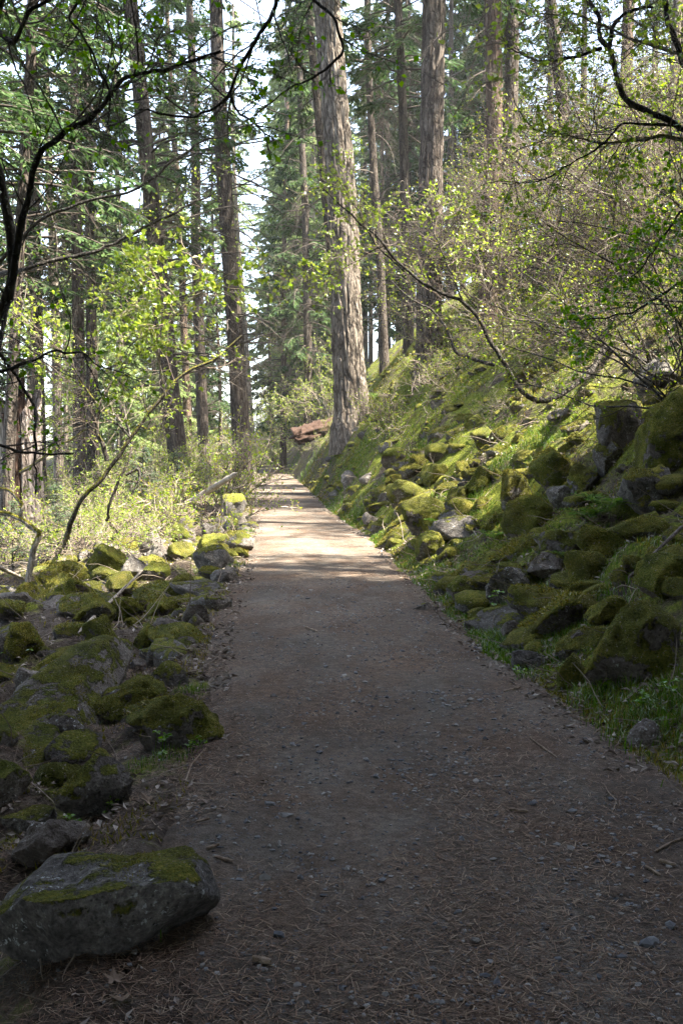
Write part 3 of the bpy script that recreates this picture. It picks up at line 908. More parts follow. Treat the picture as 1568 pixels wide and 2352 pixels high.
def copy_conifer(x, y, kind, sc, label, group, pale, rz, trunk_me, name='fir_tree', wide=1.0):
    g = onground(x, y)
    t = None if 'shading' in label else describe(label.split(' in the ')[0].split(' on the ')[0].split(' hanging ')[0].split(' clad ')[0].split(' bough')[0], g + np.array([0, 0, 5]), 6, TREFS, 320)
    label = t or label
    root = empty(name, g - np.array([0, 0, .2]), (0, 0, rz), (sc * wide, sc * wide, sc), label=label, cat='tree', group=group)
    Hc, wm, fm, fl = CR[kind]
    obj('trunk', trunk_me[kind], parent=root)
    obj('branches', wm, parent=root)
    obj('crown', fl if pale else fm, parent=root)
    return root
TR = [Geo().add(*trunk_geo(.3, c[0], 300 + i, 14, 40, .25, .0, .06, .8)).mesh('trunk', M_BARK) for i, c in enumerate(CR)]
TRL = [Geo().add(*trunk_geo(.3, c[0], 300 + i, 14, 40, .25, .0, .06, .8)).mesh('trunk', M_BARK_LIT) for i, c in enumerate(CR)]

# forest beyond, left across the river
rb = np.random.default_rng(21)
def far_px(n, X0, X1, d0, d1, kinds, pale, sc0, sc1, label, group):
    for _ in range(n):
        d = d0 + (d1 - d0) * rb.random()
        X = X0 + (X1 - X0) * rb.random()
        x = (X - CX) / FPX * d
        if abs(x - toe(d)) < 2.2 or ('hillside' in group and d < 60 and x < 12): continue
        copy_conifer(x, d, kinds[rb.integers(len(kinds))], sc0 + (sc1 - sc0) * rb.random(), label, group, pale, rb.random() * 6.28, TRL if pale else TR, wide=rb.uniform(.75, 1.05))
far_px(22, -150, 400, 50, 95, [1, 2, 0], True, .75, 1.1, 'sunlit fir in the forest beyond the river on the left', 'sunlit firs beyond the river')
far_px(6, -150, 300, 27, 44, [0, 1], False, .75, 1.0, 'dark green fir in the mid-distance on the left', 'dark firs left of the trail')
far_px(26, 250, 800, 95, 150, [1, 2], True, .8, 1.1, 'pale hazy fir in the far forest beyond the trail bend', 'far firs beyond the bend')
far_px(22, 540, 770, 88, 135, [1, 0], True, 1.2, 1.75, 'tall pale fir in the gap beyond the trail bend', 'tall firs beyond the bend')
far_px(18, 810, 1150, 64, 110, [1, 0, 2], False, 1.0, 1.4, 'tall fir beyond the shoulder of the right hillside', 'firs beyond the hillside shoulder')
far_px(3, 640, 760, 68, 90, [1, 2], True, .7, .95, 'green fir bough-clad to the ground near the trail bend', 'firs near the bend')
far_px(30, 860, 1650, 36, 72, [1, 0, 2], False, .75, 1.1, 'dark fir on the upper right hillside behind the thicket', 'firs on the right hillside')
for X, d, sc in [(-120, 17, .75), (-230, 21, .85), (-40, 30, .9), (-330, 13.5, .75), (90, 34, .95), (215, 40, .95)]:
    copy_conifer((X - CX) / FPX * d, d, 0, sc, 'dark fir hanging its boughs into the upper left of the view', 'dark firs at upper left', False, X, TR)
# unseen firs added beside and behind the path to shade it
for x, y, k, sc in [(8.5, 2, 1, .9), (10, 4.5, 1, 1.0), (8.2, -3, 1, 1.0), (12.5, 0, 1, 1.0), (14, 5, 1, 1.0), (12, -6, 1, 1.05), (16, -2, 1, 1.0), (6.0, -7, 1, .9),
                    (17, 2, 1, 1.0), (9.5, -10, 1, 1.0), (4.2, -4.5, 2, .95), (-4, -6, 1, .8), (-1.0, -9, 1, .9), (-7, -2, 2, .9), (-8, 3, 2, .8), (11, 3.5, 2, 1.0), (13, -9.5, 1, 1), (7, 3.5, 2, .9), (5.5, -1, 1, .95), (6.6, 4.0, 1, .95), (3.2, -2.5, 1, 1.0), (-5, 1.5, 1, .8), (-3, -3, 2, 1.0), (-6.5, 7, 1, .8), (1, -6, 1, 1.0), (-9, 1, 1, .9), (-9, -5, 1, .9), (-2.2, -2.6, 1, 1.3), (.4, -4.0, 1, 1.3), (5.0, 1.2, 2, 1.0), (-4.6, -1.0, 1, 1.0), (-5.2, 4.2, 2, .9), (2.6, -2.8, 1, 1.3), (8.4, 7.2, 4, .8), (9.4, 9.6, 4, .8), (11.5, 7.0, 4, .9), (12.4, 17.5, 4, .9), (13.5, 25, 4, .9)]:
    copy_conifer(x, y, k, sc, 'shading fir close beside the path outside the view', 'added shading firs beside the path', False, x * 3 + y, TR, wide=1.35)

# ------------------------------------------------------------------ vine maples and brush
def bush(seed, nst, L, n1, n2, n3, lean=(0, 0, 0), leafs=2, lsize=.035, up=1.0, spread=.8, wob=.13, clump=False):
    rng = np.random.default_rng(seed)
    az = rng.random(nst) * 2 * math.pi
    st = np.stack([rng.normal(size=nst) * .15, rng.normal(size=nst) * .15, np.full(nst, -.1)], -1)
    dr = np.stack([np.cos(az) * spread, np.sin(az) * spread, up * rng.uniform(.7, 1.2, nst)], -1) + np.asarray(lean)
    ll = L * rng.uniform(.6, 1.15, nst)
    P = grow(st, dr, ll, 12, wob, (lean[0] * .8, lean[1] * .8, -.3), rng)
    stem = Geo().add(*tubes(P, .017 * (ll / 3)[:, None] * np.linspace(1, .3, 12)[None], 5))
    tw = Geo()
    s, d, p, t = sprout(P, n1, .2, 1, .8, rng, .25)
    l1 = ll[p] * .42 * (1.15 - t * .6) * rng.uniform(.5, 1.2, len(p))
    P1 = grow(s, d, l1, 8, .15, (0, 0, .25), rng)
    tw.add(*tubes(P1, .0065 * np.linspace(1, .45, 8)[None] * np.ones((len(P1), 1)), 4))
    s, d, p, t = sprout(P1, n2, .2, 1, .8, rng, .3)
    l2 = l1[p] * .45 * rng.uniform(.5, 1.2, len(p))
    P2 = grow(s, d, l2, 6, .17, (0, 0, .3), rng)
    tw.add(*tubes(P2, .0035 * np.linspace(1, .5, 6)[None] * np.ones((len(P2), 1)), 3))
    s, d, p, t = sprout(P2, n3, .25, 1, .7, rng, .3)
    P3 = grow(s, d, l2[p] * .5 * rng.uniform(.5, 1.3, len(p)), 4, .2, (0, 0, .3), rng)
    tw.add(*tubes(P3, np.full((len(P3), 4), .002), 3))
    fol = Geo()
    tip = np.concatenate([P3[:, -1], P2[:, -1]])
    td = nrm(np.concatenate([P3[:, -1] - P3[:, -2], P2[:, -1] - P2[:, -2]]))
    for k in range(leafs):
        keep = (rng.random(len(tip)) < .8) if not clump else (fbm(tip * 1.3 + seed, 2) + .25 * rng.normal(size=len(tip)) > .36)
        m = keep.sum()
        fol.add(*leaves(tip[keep], td[keep] + rng.normal(size=(m, 3)) * .7, lsize * rng.uniform(.5, 1.4, m), .6, rng))
    return stem, tw, fol

def bush_set(seed, n, mats, **kw):
    out = []
    for i in range(n):
        s, t, f = bush(seed + i, **kw)
        out.append((s.mesh('stems', mats[0]), t.mesh('twigs', mats[1]), f.mesh('leaves', mats[2], False)))
    return out
B_SLOPE = bush_set(500, 4, (M_LIMB, M_TWIG_MID, M_LEAF_RED), nst=7, L=3.6, n1=8, n2=6, n3=4, lean=(-.55, -.15, 0), leafs=3, lsize=.042, clump=True)
B_GREEN = bush_set(520, 3, (M_LIMB, M_TWIG, M_LEAF), nst=6, L=2.6, n1=7, n2=6, n3=4, leafs=2, lsize=.048)
B_LOW = bush_set(540, 2, (M_LIMB, M_TWIG, M_LEAF_RED), nst=8, L=1.3, n1=6, n2=5, n3=3, leafs=2, lsize=.028)
B_BARE = bush_set(560, 2, (M_TWIG, M_TWIG, M_LEAF_RED), nst=8, L=1.7, n1=7, n2=5, n3=3, up=.2, spread=1.0, leafs=1, lsize=.02)

def put_bush(x, y, bs, sc, label, group, rz=None, name='vine_maple', cat='shrub', z=0.0):
    g = onground(x, y)
    t = describe(label.split(' shrub')[0].split(' on the ')[0].split(' in the distance')[0].split(' overhanging ')[0].split(' beside ')[0].split(' higher ')[0], (x, y, g[2] + 1.2), 6, TREFS + REFS, 320)
    label = t or label
    root = empty(name, (x, y, g[2] + z), (0, 0, rz if rz is not None else rb.random() * 6.28), sc, label=label, cat=cat, group=group)
    for nme, me in zip(('stems', 'twigs', 'leaves'), bs[rb.integers(len(bs))]):
        obj(nme, me, parent=root)
    return root

k = 0
while k < 38:           # thicket on the right slope
    d = 10 + 22 * rb.random() ** .9
    X = 900 + 760 * rb.random()
    x = (X - CX) / FPX * d
    s = x - toe(d) - 1.2
    if s < (5.6 if 12 < d < 28 else 2.6) or X < 1075: continue
    put_bush(x, d, B_SLOPE, rb.uniform(.75, 1.15), 'leggy vine maple thicket shrub with small fresh leaves on the right slope', 'vine maples of the right slope', rz=rb.normal() * .5)
    k += 1
k = 0
while k < 26:
    d = 9 + 22 * rb.random()
    X = 880 + 700 * rb.random()
    x = (X - CX) / FPX * d
    s = x - toe(d) - 1.2
    if s < (2.6 if d > 12 else 1.6): continue
    put_bush(x, d, B_BARE if k % 2 else B_LOW, rb.uniform(.7, 1.2), 'low tangle of bare twiggy brush on the right slope', 'twiggy brush on the right slope', name='brush_tangle')
    k += 1
for _ in range(26):
    d = 17 + 17 * rb.random(); X = 1080 + 600 * rb.random(); x = (X - CX) / FPX * d
    if x - toe(d) - 1.2 < 5.8: continue
    put_bush(x, d, B_SLOPE, rb.uniform(.9, 1.3), 'tall vine maple thicket shrub higher up the right slope', 'vine maples of the right slope', rz=rb.normal() * .5)
for X, d in [(752, 46), (775, 45), (735, 49)]:
    put_bush((X - CX) / FPX * d, d, B_LOW, .8, 'small leafing shrub over the rotten log', 'small shrubs by the log', name='leafing_shrub')
for x, d in [(4.3, 13.0), (4.6, 14.4), (5.3, 11.6), (5.7, 12.6)]:  # maples added to shade the dark rocks and dapple the trail
    put_bush(x, d, B_SLOPE, .85, 'added vine maple overhanging the big dark rocks at the right edge', 'added vine maples above the dark rocks', rz=rb.normal() * .5)
for X, d in [(900, 27), (870, 30), (1010, 26), (1080, 25), (940, 24), (1150, 24), (1040, 29)]:
    put_bush((X - CX) / FPX * d, d, B_LOW, 1.2, 'small leafing shrub beside the foot of the big trunks', 'small shrubs by the big trunks', name='leafing_shrub')
for k in range(44):       # riverside brush on the left
    d = 17 + 40 * rb.random()
    X = -60 + 560 * rb.random()
    x = (X - CX) / FPX * d
    if x > toe(d) - 2.2: continue
    put_bush(x, d, B_LOW if k % 2 else B_GREEN, rb.uniform(.7, 1.2) * (1 if d < 30 else 1.4) * (1.7 if k % 2 else 1), ('thin twiggy' if k % 2 else 'bright green') + ' leafing bush on the riverside flat left of the trail', 'green bushes by the river', name='leafing_bush', cat='bush')
for k in range(40):
    d = 56 + 50 * rb.random()
    X = 250 + 520 * rb.random()
    x = (X - CX) / FPX * d
    if abs(x - toe(d)) < 2.4 and d < 80: continue
    if x > toe(d) and d < 66: continue
    put_bush(x, d, B_GREEN if k % 3 else B_LOW, rb.uniform(1.2, 2.0), 'pale leafing bush in the distance around the trail bend', 'bushes round the trail bend', name='leafing_bush', cat='bush')
for X, d, sc in [(560, 96, 2.6), (590, 104, 3.0), (615, 100, 2.6), (640, 108, 3.0), (665, 95, 2.6), (575, 112, 3.2), (630, 118, 3.3), (690, 100, 2.8), (600, 90, 1.8), (545, 88, 2.2), (740, 60, 1.7), (700, 62, 1.8), (765, 58, 1.9), (690, 66, 1.9), (725, 64, 2.2)]:
    put_bush((X - CX) / FPX * d, d, B_GREEN, sc, 'backlit yellowish leafing bush behind the trail bend and the massive old fir', 'backlit bushes behind the bend', name='leafing_bush', cat='bush')

# ------------------------------------------------------------------ drawn limbs
def smooth_path(pts, N):
    P = np.array(pts, float)
    t = np.concatenate([[0], np.cumsum(np.linalg.norm(np.diff(P, axis=0), axis=1))])
    u = np.linspace(0, t[-1], N)
    Q = np.stack([np.interp(u, t, P[:, i]) for i in range(3)], -1)
    for _ in range(2):
        Q[1:-1] = (Q[:-2] + 2 * Q[1:-1] + Q[2:]) / 4
    return Q

def limb(root, pts, r0, r1, mat, n1=10, l1=.8, leaf=1, lsize=.036, leafmat=None, seed=1, name='limb', twmat=None, pull=(0, 0, .1), n2=5, n3=3):
    rng = np.random.default_rng(seed)
    W3 = [p if len(p) == 3 and not isinstance(p, tuple) else at(*p) for p in pts]
    off = np.array(root.location)
    N = 64
    Q = smooth_path(W3, N)
    Q = Q + np.stack([.055 * fbm(Q * 2.5 + seed + i * 9, 2) + .025 * fbm(Q * 9 + seed + i * 5, 2) for i in range(3)], -1) * np.linspace(.3, 1, N)[:, None]
    rr = np.linspace(r0, r1, N) * (1 + .30 * fbm(Q * 7 + seed, 3))
    lo = obj(name, Geo().add(*tubes((Q - off)[None], rr[None], 9)).mesh(name, mat), parent=root)
    if n1:
        tw = Geo()
        P = Q[None]
        s, d, p, t = sprout(P, n1, .12, 1, .85, rng, .3)
        ll = l1 * (1.2 - .6 * t) * rng.uniform(.5, 1.3, n1)
        P1 = grow(s, d, ll, 9, .14, pull, rng)
        tw.add(*tubes(P1 - off, np.minimum(.006, r1 * .8 + .002) * np.linspace(1, .4, 9)[None] * np.ones((n1, 1)), 4))
        s, d, p, t = sprout(P1, n2, .2, 1, .8, rng, .3)
        l2 = ll[p] * .45 * rng.uniform(.5, 1.2, len(p))
        P2 = grow(s, d, l2, 6, .17, pull, rng)
        tw.add(*tubes(P2 - off, .0028 * np.linspace(1, .5, 6)[None] * np.ones((len(P2), 1)), 3))
        s, d, p, t = sprout(P2, n3, .3, 1, .7, rng, .3)
        P3 = grow(s, d, l2[p] * .5, 4, .2, pull, rng)
        tw.add(*tubes(P3 - off, np.full((len(P3), 4), .0016), 3))
        obj('twigs', tw.mesh('twigs', twmat or M_TWIG_DARK), parent=lo)
        if leaf:
            tip = np.concatenate([P3[:, -1], P2[:, -1]])
            td = nrm(np.concatenate([P3[:, -1] - P3[:, -2], P2[:, -1] - P2[:, -2]]))
            fol = Geo()
            for _ in range(leaf):
                kp = rng.random(len(tip)) < .75
                m = kp.sum()
                fol.add(*leaves(tip[kp] - off, td[kp] + rng.normal(size=(m, 3)) * .7 + np.array([0, 0, -.2]), lsize * rng.uniform(.5, 1.4, m), .75, rng))
            obj('leaves', fol.mesh('leaves', leafmat or M_LEAF, False), parent=lo)
    return lo

# dark maple leaning over the path from the left edge, close to the viewer
g0 = onground(-2.75, 6.6)
t1 = empty('vine_maple', g0, label='dark foreground maple arching over the path from the left edge', cat='tree')
limb(t1, [g0 - [0, 0, .3], at(-90, 1100, 6.6), at(-20, 780, 6.6), at(22, 690, 6.6), at(36, 600, 6.6), at(8, 430, 6.6), at(-30, 250, 6.5), at(-20, 60, 6.4), at(60, -160, 6.3)], .044, .024, M_LIMB_MOSS, 8, .8, 1, seed=11, name='trunk', leafmat=M_LEAF_DARK)
limb(t1, [at(22, 690, 6.6), at(60, 450, 6.5), at(85, 350, 6.4), at(190, 280, 6.2), at(240, 220, 6.1), at(280, 170, 6.0), at(350, 155, 5.9), at(425, 145, 5.8), at(505, 112, 5.7)], .027, .007, M_LIMB, 16, .8, 1, seed=12, leafmat=M_LEAF_DARK)
limb(t1, [at(60, -160, 6.3), at(330, -220, 6.0), at(640, -60, 5.8), at(652, 0, 5.8), at(600, 70, 5.8), at(570, 130, 5.8), at(530, 210, 5.8), at(460, 262, 5.8), at(390, 266, 5.8), at(325, 243, 5.8)], .020, .006, M_LIMB, 15, .7, 1, seed=13, leafmat=M_LEAF_DARK)
limb(t1, [at(530, 210, 5.8), at(548, 262, 5.8), at(600, 290, 5.8), at(637, 328, 5.8)], .009, .003, M_LIMB, 5, .3, 1, seed=14, leafmat=M_LEAF_DARK)
limb(t1, [at(330, -220, 6.0), at(160, 40, 5.8), at(245, 180, 5.8), at(252, 300, 5.8)], .012, .004, M_LIMB, 8, .6, 1, seed=15, leafmat=M_LEAF_DARK)
limb(t1, [at(-20, 60, 6.4), at(30, 100, 6.2), at(70, 20, 6.2), at(180, -40, 6.0)], .018, .006, M_LIMB, 12, .7, 2, seed=16, leafmat=M_LEAF_DARK)
limb(t1, [at(640, -60, 5.8), at(780, 40, 5.6), at(782, 110, 5.6), at(700, 180, 5.6), at(598, 246, 5.6)], .012, .003, M_LIMB, 8, .4, 1, seed=17, leafmat=M_LEAF_DARK)
limb(t1, [at(22, 690, 6.6), at(-10, 860, 6.3), at(62, 828, 6.2), at(117, 805, 6.1), at(200, 815, 6.0), at(260, 870, 6.0)], .018, .003, M_LIMB, 9, .6, 1, seed=18, leafmat=M_LEAF_DARK)
limb(t1, [at(-20, 780, 6.6), at(-20, 1015, 6.3), at(85, 1030, 6.2), at(140, 1040, 6.2), at(172, 1048, 6.2)], .014, .006, M_LIMB, 4, .4, 1, seed=19, leafmat=M_LEAF_DARK)
limb(t1, [at(-20, 780, 6.6), at(40, 870, 7), at(75, 930, 7), at(82, 1030, 7), at(80, 1140, 7)], .014, .006, M_LIMB, 5, .4, 1, seed=20, leafmat=M_LEAF_DARK)

# the long dark bough across the upper left belongs to a fir limb further back
g0 = onground(-7.2, 16)
t2 = empty('vine_maple', g0, label='dark maple whose long bough sweeps across the left trunks', cat='tree')
limb(t2, [g0 - [0, 0, .3], at(-150, 900, 15), at(-40, 640, 15), at(110, 490, 14.5), at(200, 465, 14.5), at(290, 446, 14.5), at(350, 415, 14.5), at(430, 338, 14.5), at(482, 322, 14.5), at(560, 290, 14.5), at(610, 280, 14.5)], .06, .010, M_LIMB, 12, 1.4, 1, seed=23, name='trunk', leafmat=M_LEAF_DARK)
limb(t2, [at(-40, 640, 15), at(60, 620, 14), at(260, 560, 14), at(420, 480, 14), at(500, 440, 14)], .04, .012, M_LIMB, 18, 1.3, 2, seed=24)

# curved mossy maple on the left bank
g0 = onground(*gp(150, 1240)[:2])
dm = 15.5
t3 = empty('vine_maple', g0, label='curved mossy maple with forked trunk on the left bank', cat='tree')
limb(t3, [g0 - [0, 0, .2], at(156, 1216, dm), at(179, 1169, dm), at(198, 1130, dm), at(213, 1109, dm), at(242, 1099, dm), at(251, 1075, dm), at(246, 1060, dm), at(268, 1049, dm), at(304, 1005, dm), at(315, 974, dm), at(348, 951, dm), at(380, 909, dm), at(400, 874, dm), at(450, 844, dm), at(510, 819, dm), at(525, 789, dm), at(557, 771, dm)], .066, .018, M_LIMB_MOSS, 14, .9, 2, seed=31, name='trunk', twmat=M_TWIG)
limb(t3, [at(246, 1060, dm), at(236, 1020, dm), at(221, 995, dm), at(226, 943, dm), at(211, 914, dm), at(180, 870, dm)], .04, .014, M_LIMB_MOSS, 12, 1.0, 2, seed=32, twmat=M_TWIG)
limb(t3, [at(315, 974, dm), at(338, 985, dm), at(350, 962, dm), at(330, 930, dm), at(322, 900, dm)], .018, .008, M_LIMB_MOSS, 5, .5, 2, seed=33, twmat=M_TWIG)
limb(t3, [at(300, 1005, dm), at(272, 975, dm), at(230, 962, dm), at(180, 975, dm), at(100, 970, dm)], .02, .006, M_LIMB, 9, .7, 2, seed=34, twmat=M_TWIG)
limb(t3, [at(380, 909, dm), at(360, 800, dm - 1), at(400, 720, dm - 2), at(470, 660, dm - 2), at(545, 615, dm - 2)], .016, .004, M_LIMB_PALE, 22, 1.0, 4, .07, seed=35, twmat=M_TWIG)
limb(t3, [at(400, 720, dm - 2), at(360, 650, dm - 2), at(350, 600, dm - 2)], .01, .003, M_LIMB_PALE, 12, .7, 4, .07, seed=36, twmat=M_TWIG)
limb(t3, [at(226, 943, dm), at(280, 840, dm - 1), at(330, 760, dm - 1), at(300, 680, dm - 1)], .014, .004, M_LIMB_PALE, 18, .9, 4, .06, seed=37, twmat=M_TWIG)
limb(t3, [at(211, 914, dm), at(140, 800, dm), at(60, 740, dm)], .014, .004, M_LIMB, 16, .9, 3, .06, seed=38, twmat=M_TWIG)
g0 = onground(*gp(280, 1230)[:2])
t3b = empty('vine_maple', g0, label='grey twisted maple stem right of the curved mossy maple', cat='tree')
limb(t3b, [g0 - [0, 0, .2], at(245, 1185, 17), at(262, 1130, 17), at(288, 1080, 17), at(300, 1040, 17), at(305, 1000, 17), at(282, 960, 17), at(285, 930, 17)], .055, .02, M_LIMB_MOSS, 8, .8, 2, seed=41, name='trunk', twmat=M_TWIG)
limb(t3b, [at(288, 1090, 17), at(318, 1075, 17), at(322, 1100, 17), at(305, 1135, 17)], .03, .012, M_LIMB, 0, seed=42)

# lichen-grey little maple with a moss sleeve at the left edge
g0 = onground(*gp(65, 1345)[:2])
d4 = g0[1]
t4 = empty('vine_maple', g0, label='short crooked pale maple with yellow moss sleeve at the left edge', cat='tree')
limb(t4, [g0 - [0, 0, .15], at(66, 1325, d4), at(73, 1286, d4), at(86, 1234, d4), at(91, 1221, d4), at(68, 1205, d4), at(44, 1187, d4), at(0, 1177, d4), at(-40, 1170, d4)], .055, .035, M_LIMB_PALE, 4, .5, 1, seed=51, name='trunk', twmat=M_TWIG)
limb(t4, [at(46, 1188, d4), at(55, 1159, d4), at(26, 1127, d4), at(-20, 1110, d4)], .035, .02, M_LIMB_PALE, 3, .5, 1, seed=52, twmat=M_TWIG)
limb(t4, [g0, at(52, 1350, d4 - .3), at(30, 1380, d4 - 1.0), at(-10, 1440, d4 - 2)], .07, .03, M_LIMB_MOSS, 0, seed=53, name='root')
limb(t4, [at(47, 1085, d4), at(85, 1062, d4), at(130, 1035, d4), at(182, 995, d4), at(200, 980, d4)], .028, .012, M_LIMB_PALE, 3, .4, 1, seed=54, twmat=M_TWIG)

# leaning maple across the right slope
g0 = onground(*gp(1405, 800)[:2])
d5 = max(10.0, min(g0[1], 14.5))
t5 = empty('vine_maple', g0, label='dark leaning maple stem with white lichen patches crossing the right slope', cat='tree')
limb(t5, [g0 - [0, 0, .1], at(1389, 794, d5), at(1354, 859, d5 - .3), at(1314, 889, d5 - .5), at(1284, 914, d5 - .6), at(1219, 926, d5 - .6), at(1184, 889, d5 - .6), at(1169, 849, d5 - .6), at(1134, 804, d5 - .6), at(1109, 739, d5 - .6), at(1064, 689, d5 - .6), at(1029, 676, d5 - .6), at(979, 654, d5 - .6), at(929, 624, d5 - .6), at(884, 564, d5 - .6), at(780, 470, d5 - .6), at(745, 430, d5 - .6)], .06, .01, M_LIMB, 26, .9, 2, .045, seed=61, name='trunk', twmat=M_TWIG)
limb(t5, [at(1064, 689, d5 - .6), at(1020, 590, d5 - .6), at(990, 520, d5 - .6), at(980, 440, d5 - .6)], .014, .004, M_LIMB, 14, .7, 3, .045, seed=62, twmat=M_TWIG)
limb(t5, [at(929, 624, d5 - .6), at(860, 560, d5 - .6), at(800, 450, d5 - .6), at(770, 380, d5 - .6)], .012, .004, M_LIMB, 24, .7, 4, .04, seed=63, twmat=M_TWIG)
limb(t5, [at(1109, 739, d5 - .6), at(1130, 640, d5 - .6), at(1180, 560, d5 - .6)], .012, .004, M_LIMB, 12, .7, 2, .04, seed=64, twmat=M_TWIG)
limb(t5, [at(884, 564, d5 - .6), at(820, 600, d5 - .6), at(750, 640, d5 - .6), at(690, 650, d5 - .6)], .01, .003, M_LIMB, 16, .6, 4, .04, seed=65, twmat=M_TWIG)
g0 = onground(*gp(1140, 830)[:2])
t6 = empty('vine_maple', g0, label='thin grey maple stem rising beside the half-sunlit thick fir', cat='tree')
d6 = g0[1]
limb(t6, [g0 - [0, 0, .1], at(1045, 812, d6), at(1024, 750, d6), at(985, 705, d6), at(950, 690, d6), at(900, 650, d6), at(850, 640, d6)], .05, .01, M_LIMB, 12, .9, 2, .045, seed=66, name='trunk', twmat=M_TWIG)

# black maple limbs at the upper right, rooted beyond the right edge
g0 = onground(4.6, 10.5)
t7 = empty('vine_maple', g0, label='black twisted maple limbs reaching in at the upper right corner', cat='tree')
d7 = 9.0
limb(t7, [g0 - [0, 0, .1], at(1750, 560, d7 + .6), at(1640, 340, d7 + .2), at(1560, 290, d7), at(1509, 265, d7), at(1459, 250, d7), at(1429, 215, d7), at(1424, 180, d7), at(1399, 130, d7), at(1369, 90, d7), at(1374, 45, d7), at(1340, -20, d7)], .05, .018, M_LIMB, 12, .8, 2, .045, seed=71, name='trunk', twmat=M_TWIG)
limb(t7, [at(1379, 110, d7), at(1309, 135, d7), at(1234, 140, d7), at(1184, 115, d7), at(1150, 80, d7)], .016, .004, M_LIMB, 14, .7, 2, .045, seed=72, twmat=M_TWIG)
limb(t7, [at(1399, 110, d7), at(1408, 60, d7), at(1430, 30, d7), at(1500, 10, d7)], .02, .01, M_LIMB, 8, .6, 2, .045, seed=73, twmat=M_TWIG)
limb(t7, [at(1560, 290, d7), at(1430, 285, d7), at(1390, 330, d7), at(1330, 360, d7), at(1260, 400, d7), at(1150, 420, d7)], .014, .004, M_LIMB, 16, .8, 2, .045, seed=74, twmat=M_TWIG)
limb(t7, [at(1640, 340, d7), at(1520, 310, d7), at(1420, 330, d7), at(1330, 325, d7), at(1290, 312, d7), at(1220, 300, d7)], .022, .005, M_LIMB_PALE, 20, .8, 2, .045, seed=75, twmat=M_TWIG)
limb(t7, [at(1640, 340, d7), at(1540, 60, d7), at(1520, -40, d7)], .035, .02, M_LIMB, 8, .7, 2, .045, seed=76, twmat=M_TWIG)
limb(t7, [at(1700, 150, d7), at(1568, 128, d7), at(1480, 100, d7), at(1410, 68, d7), at(1330, 40, d7), at(1240, 35, d7)], .022, .006, M_LIMB_PALE, 16, .8, 2, .045, seed=77, twmat=M_TWIG)
limb(t7, [at(1750, 560, d7 + .6), at(1560, 480, d7), at(1500, 560, d7), at(1440, 640, d7)], .02, .005, M_LIMB, 18, .8, 3, .05, seed=78, twmat=M_TWIG, leafmat=M_LEAF_DARK)
limb(t7, [at(1750, 560, d7 + .6), at(1580, 640, d7), at(1440, 720, d7), at(1330, 740, d7)], .02, .005, M_LIMB, 18, .8, 3, .05, seed=79, twmat=M_TWIG, leafmat=M_LEAF_DARK)

# ------------------------------------------------------------------ young firs, snag, logs, sign
def young_fir(seed):
    w, f = conifer(seed, 2.1, .1, .95, 46, 12, 12, .02, (.055, .011), .2)
    return w.mesh('branches', M_TWIG_DARK), f.mesh('needles', M_FIR_BLUE, False)
YF = [young_fir(201), young_fir(202)]
yt = Geo().add(*trunk_geo(.022, 2.1, 9, 8, 12, .2, .0, .03, .8)).mesh('trunk', M_LIMB)
for i, (X, Y, sc, lab) in enumerate([(330, 1195, 1.0, 'feathery young fir drooping beside the squarish brown block'), (410, 1180, .9, 'feathery young fir behind the pale fallen branch'),
                                    (470, 1150, .8, 'small young fir nearest the tall trailside fir'), (130, 1300, .75, 'bluish young fir beside the rounded yellow-mossed boulder'),
                                    (30, 1310, .7, 'bluish young fir at the left edge under the crooked pale maple'), (830, 925, 1.1, 'bright young fir at the foot of the massive old fir')]):
    g = gp(X, Y)
    r_ = empty('young_fir', g, (0, 0, i * 1.3), sc, label=lab, cat='young fir')
    obj('trunk', yt, parent=r_); obj('branches', YF[i % 2][0], parent=r_); obj('needles', YF[i % 2][1], parent=r_)

def wood_mat(name, cols, sc=(26, 26, 2.2)):
    a = NT(name)
    o = a.obj()
    n = a.noise(a.mapping(o, sc), 1.0, 6, .6)
    n2 = a.noise(o, 2.5, 3)
    f = a.math('ADD', a.math('MULTIPLY', n, .7), a.math('MULTIPLY', n2, .3))
    return a.surf(a.ramp(f, [(.33 + .34 * i / (len(cols) - 1), c) for i, c in enumerate(cols)]), .9, n, 1.0, .03, .1)
M_TWIGWOOD = wood_mat('grey_dead_wood', [(.05, .042, .036), (.12, .10, .085), (.20, .175, .15)])
M_RED = wood_mat('rotten_red_wood', [(.018, .012, .009), (.04, .024, .018), (.075, .050, .038)])
M_PALE = wood_mat('weathered_wood', [(.09, .075, .06), (.27, .23, .19), (.45, .41, .36)])
M_MOTTLE = bark_mat('mottled_bark', (.06, .045, .038), (.20, .165, .145), (.36, .32, .30), scale=.7, lichen=.4)

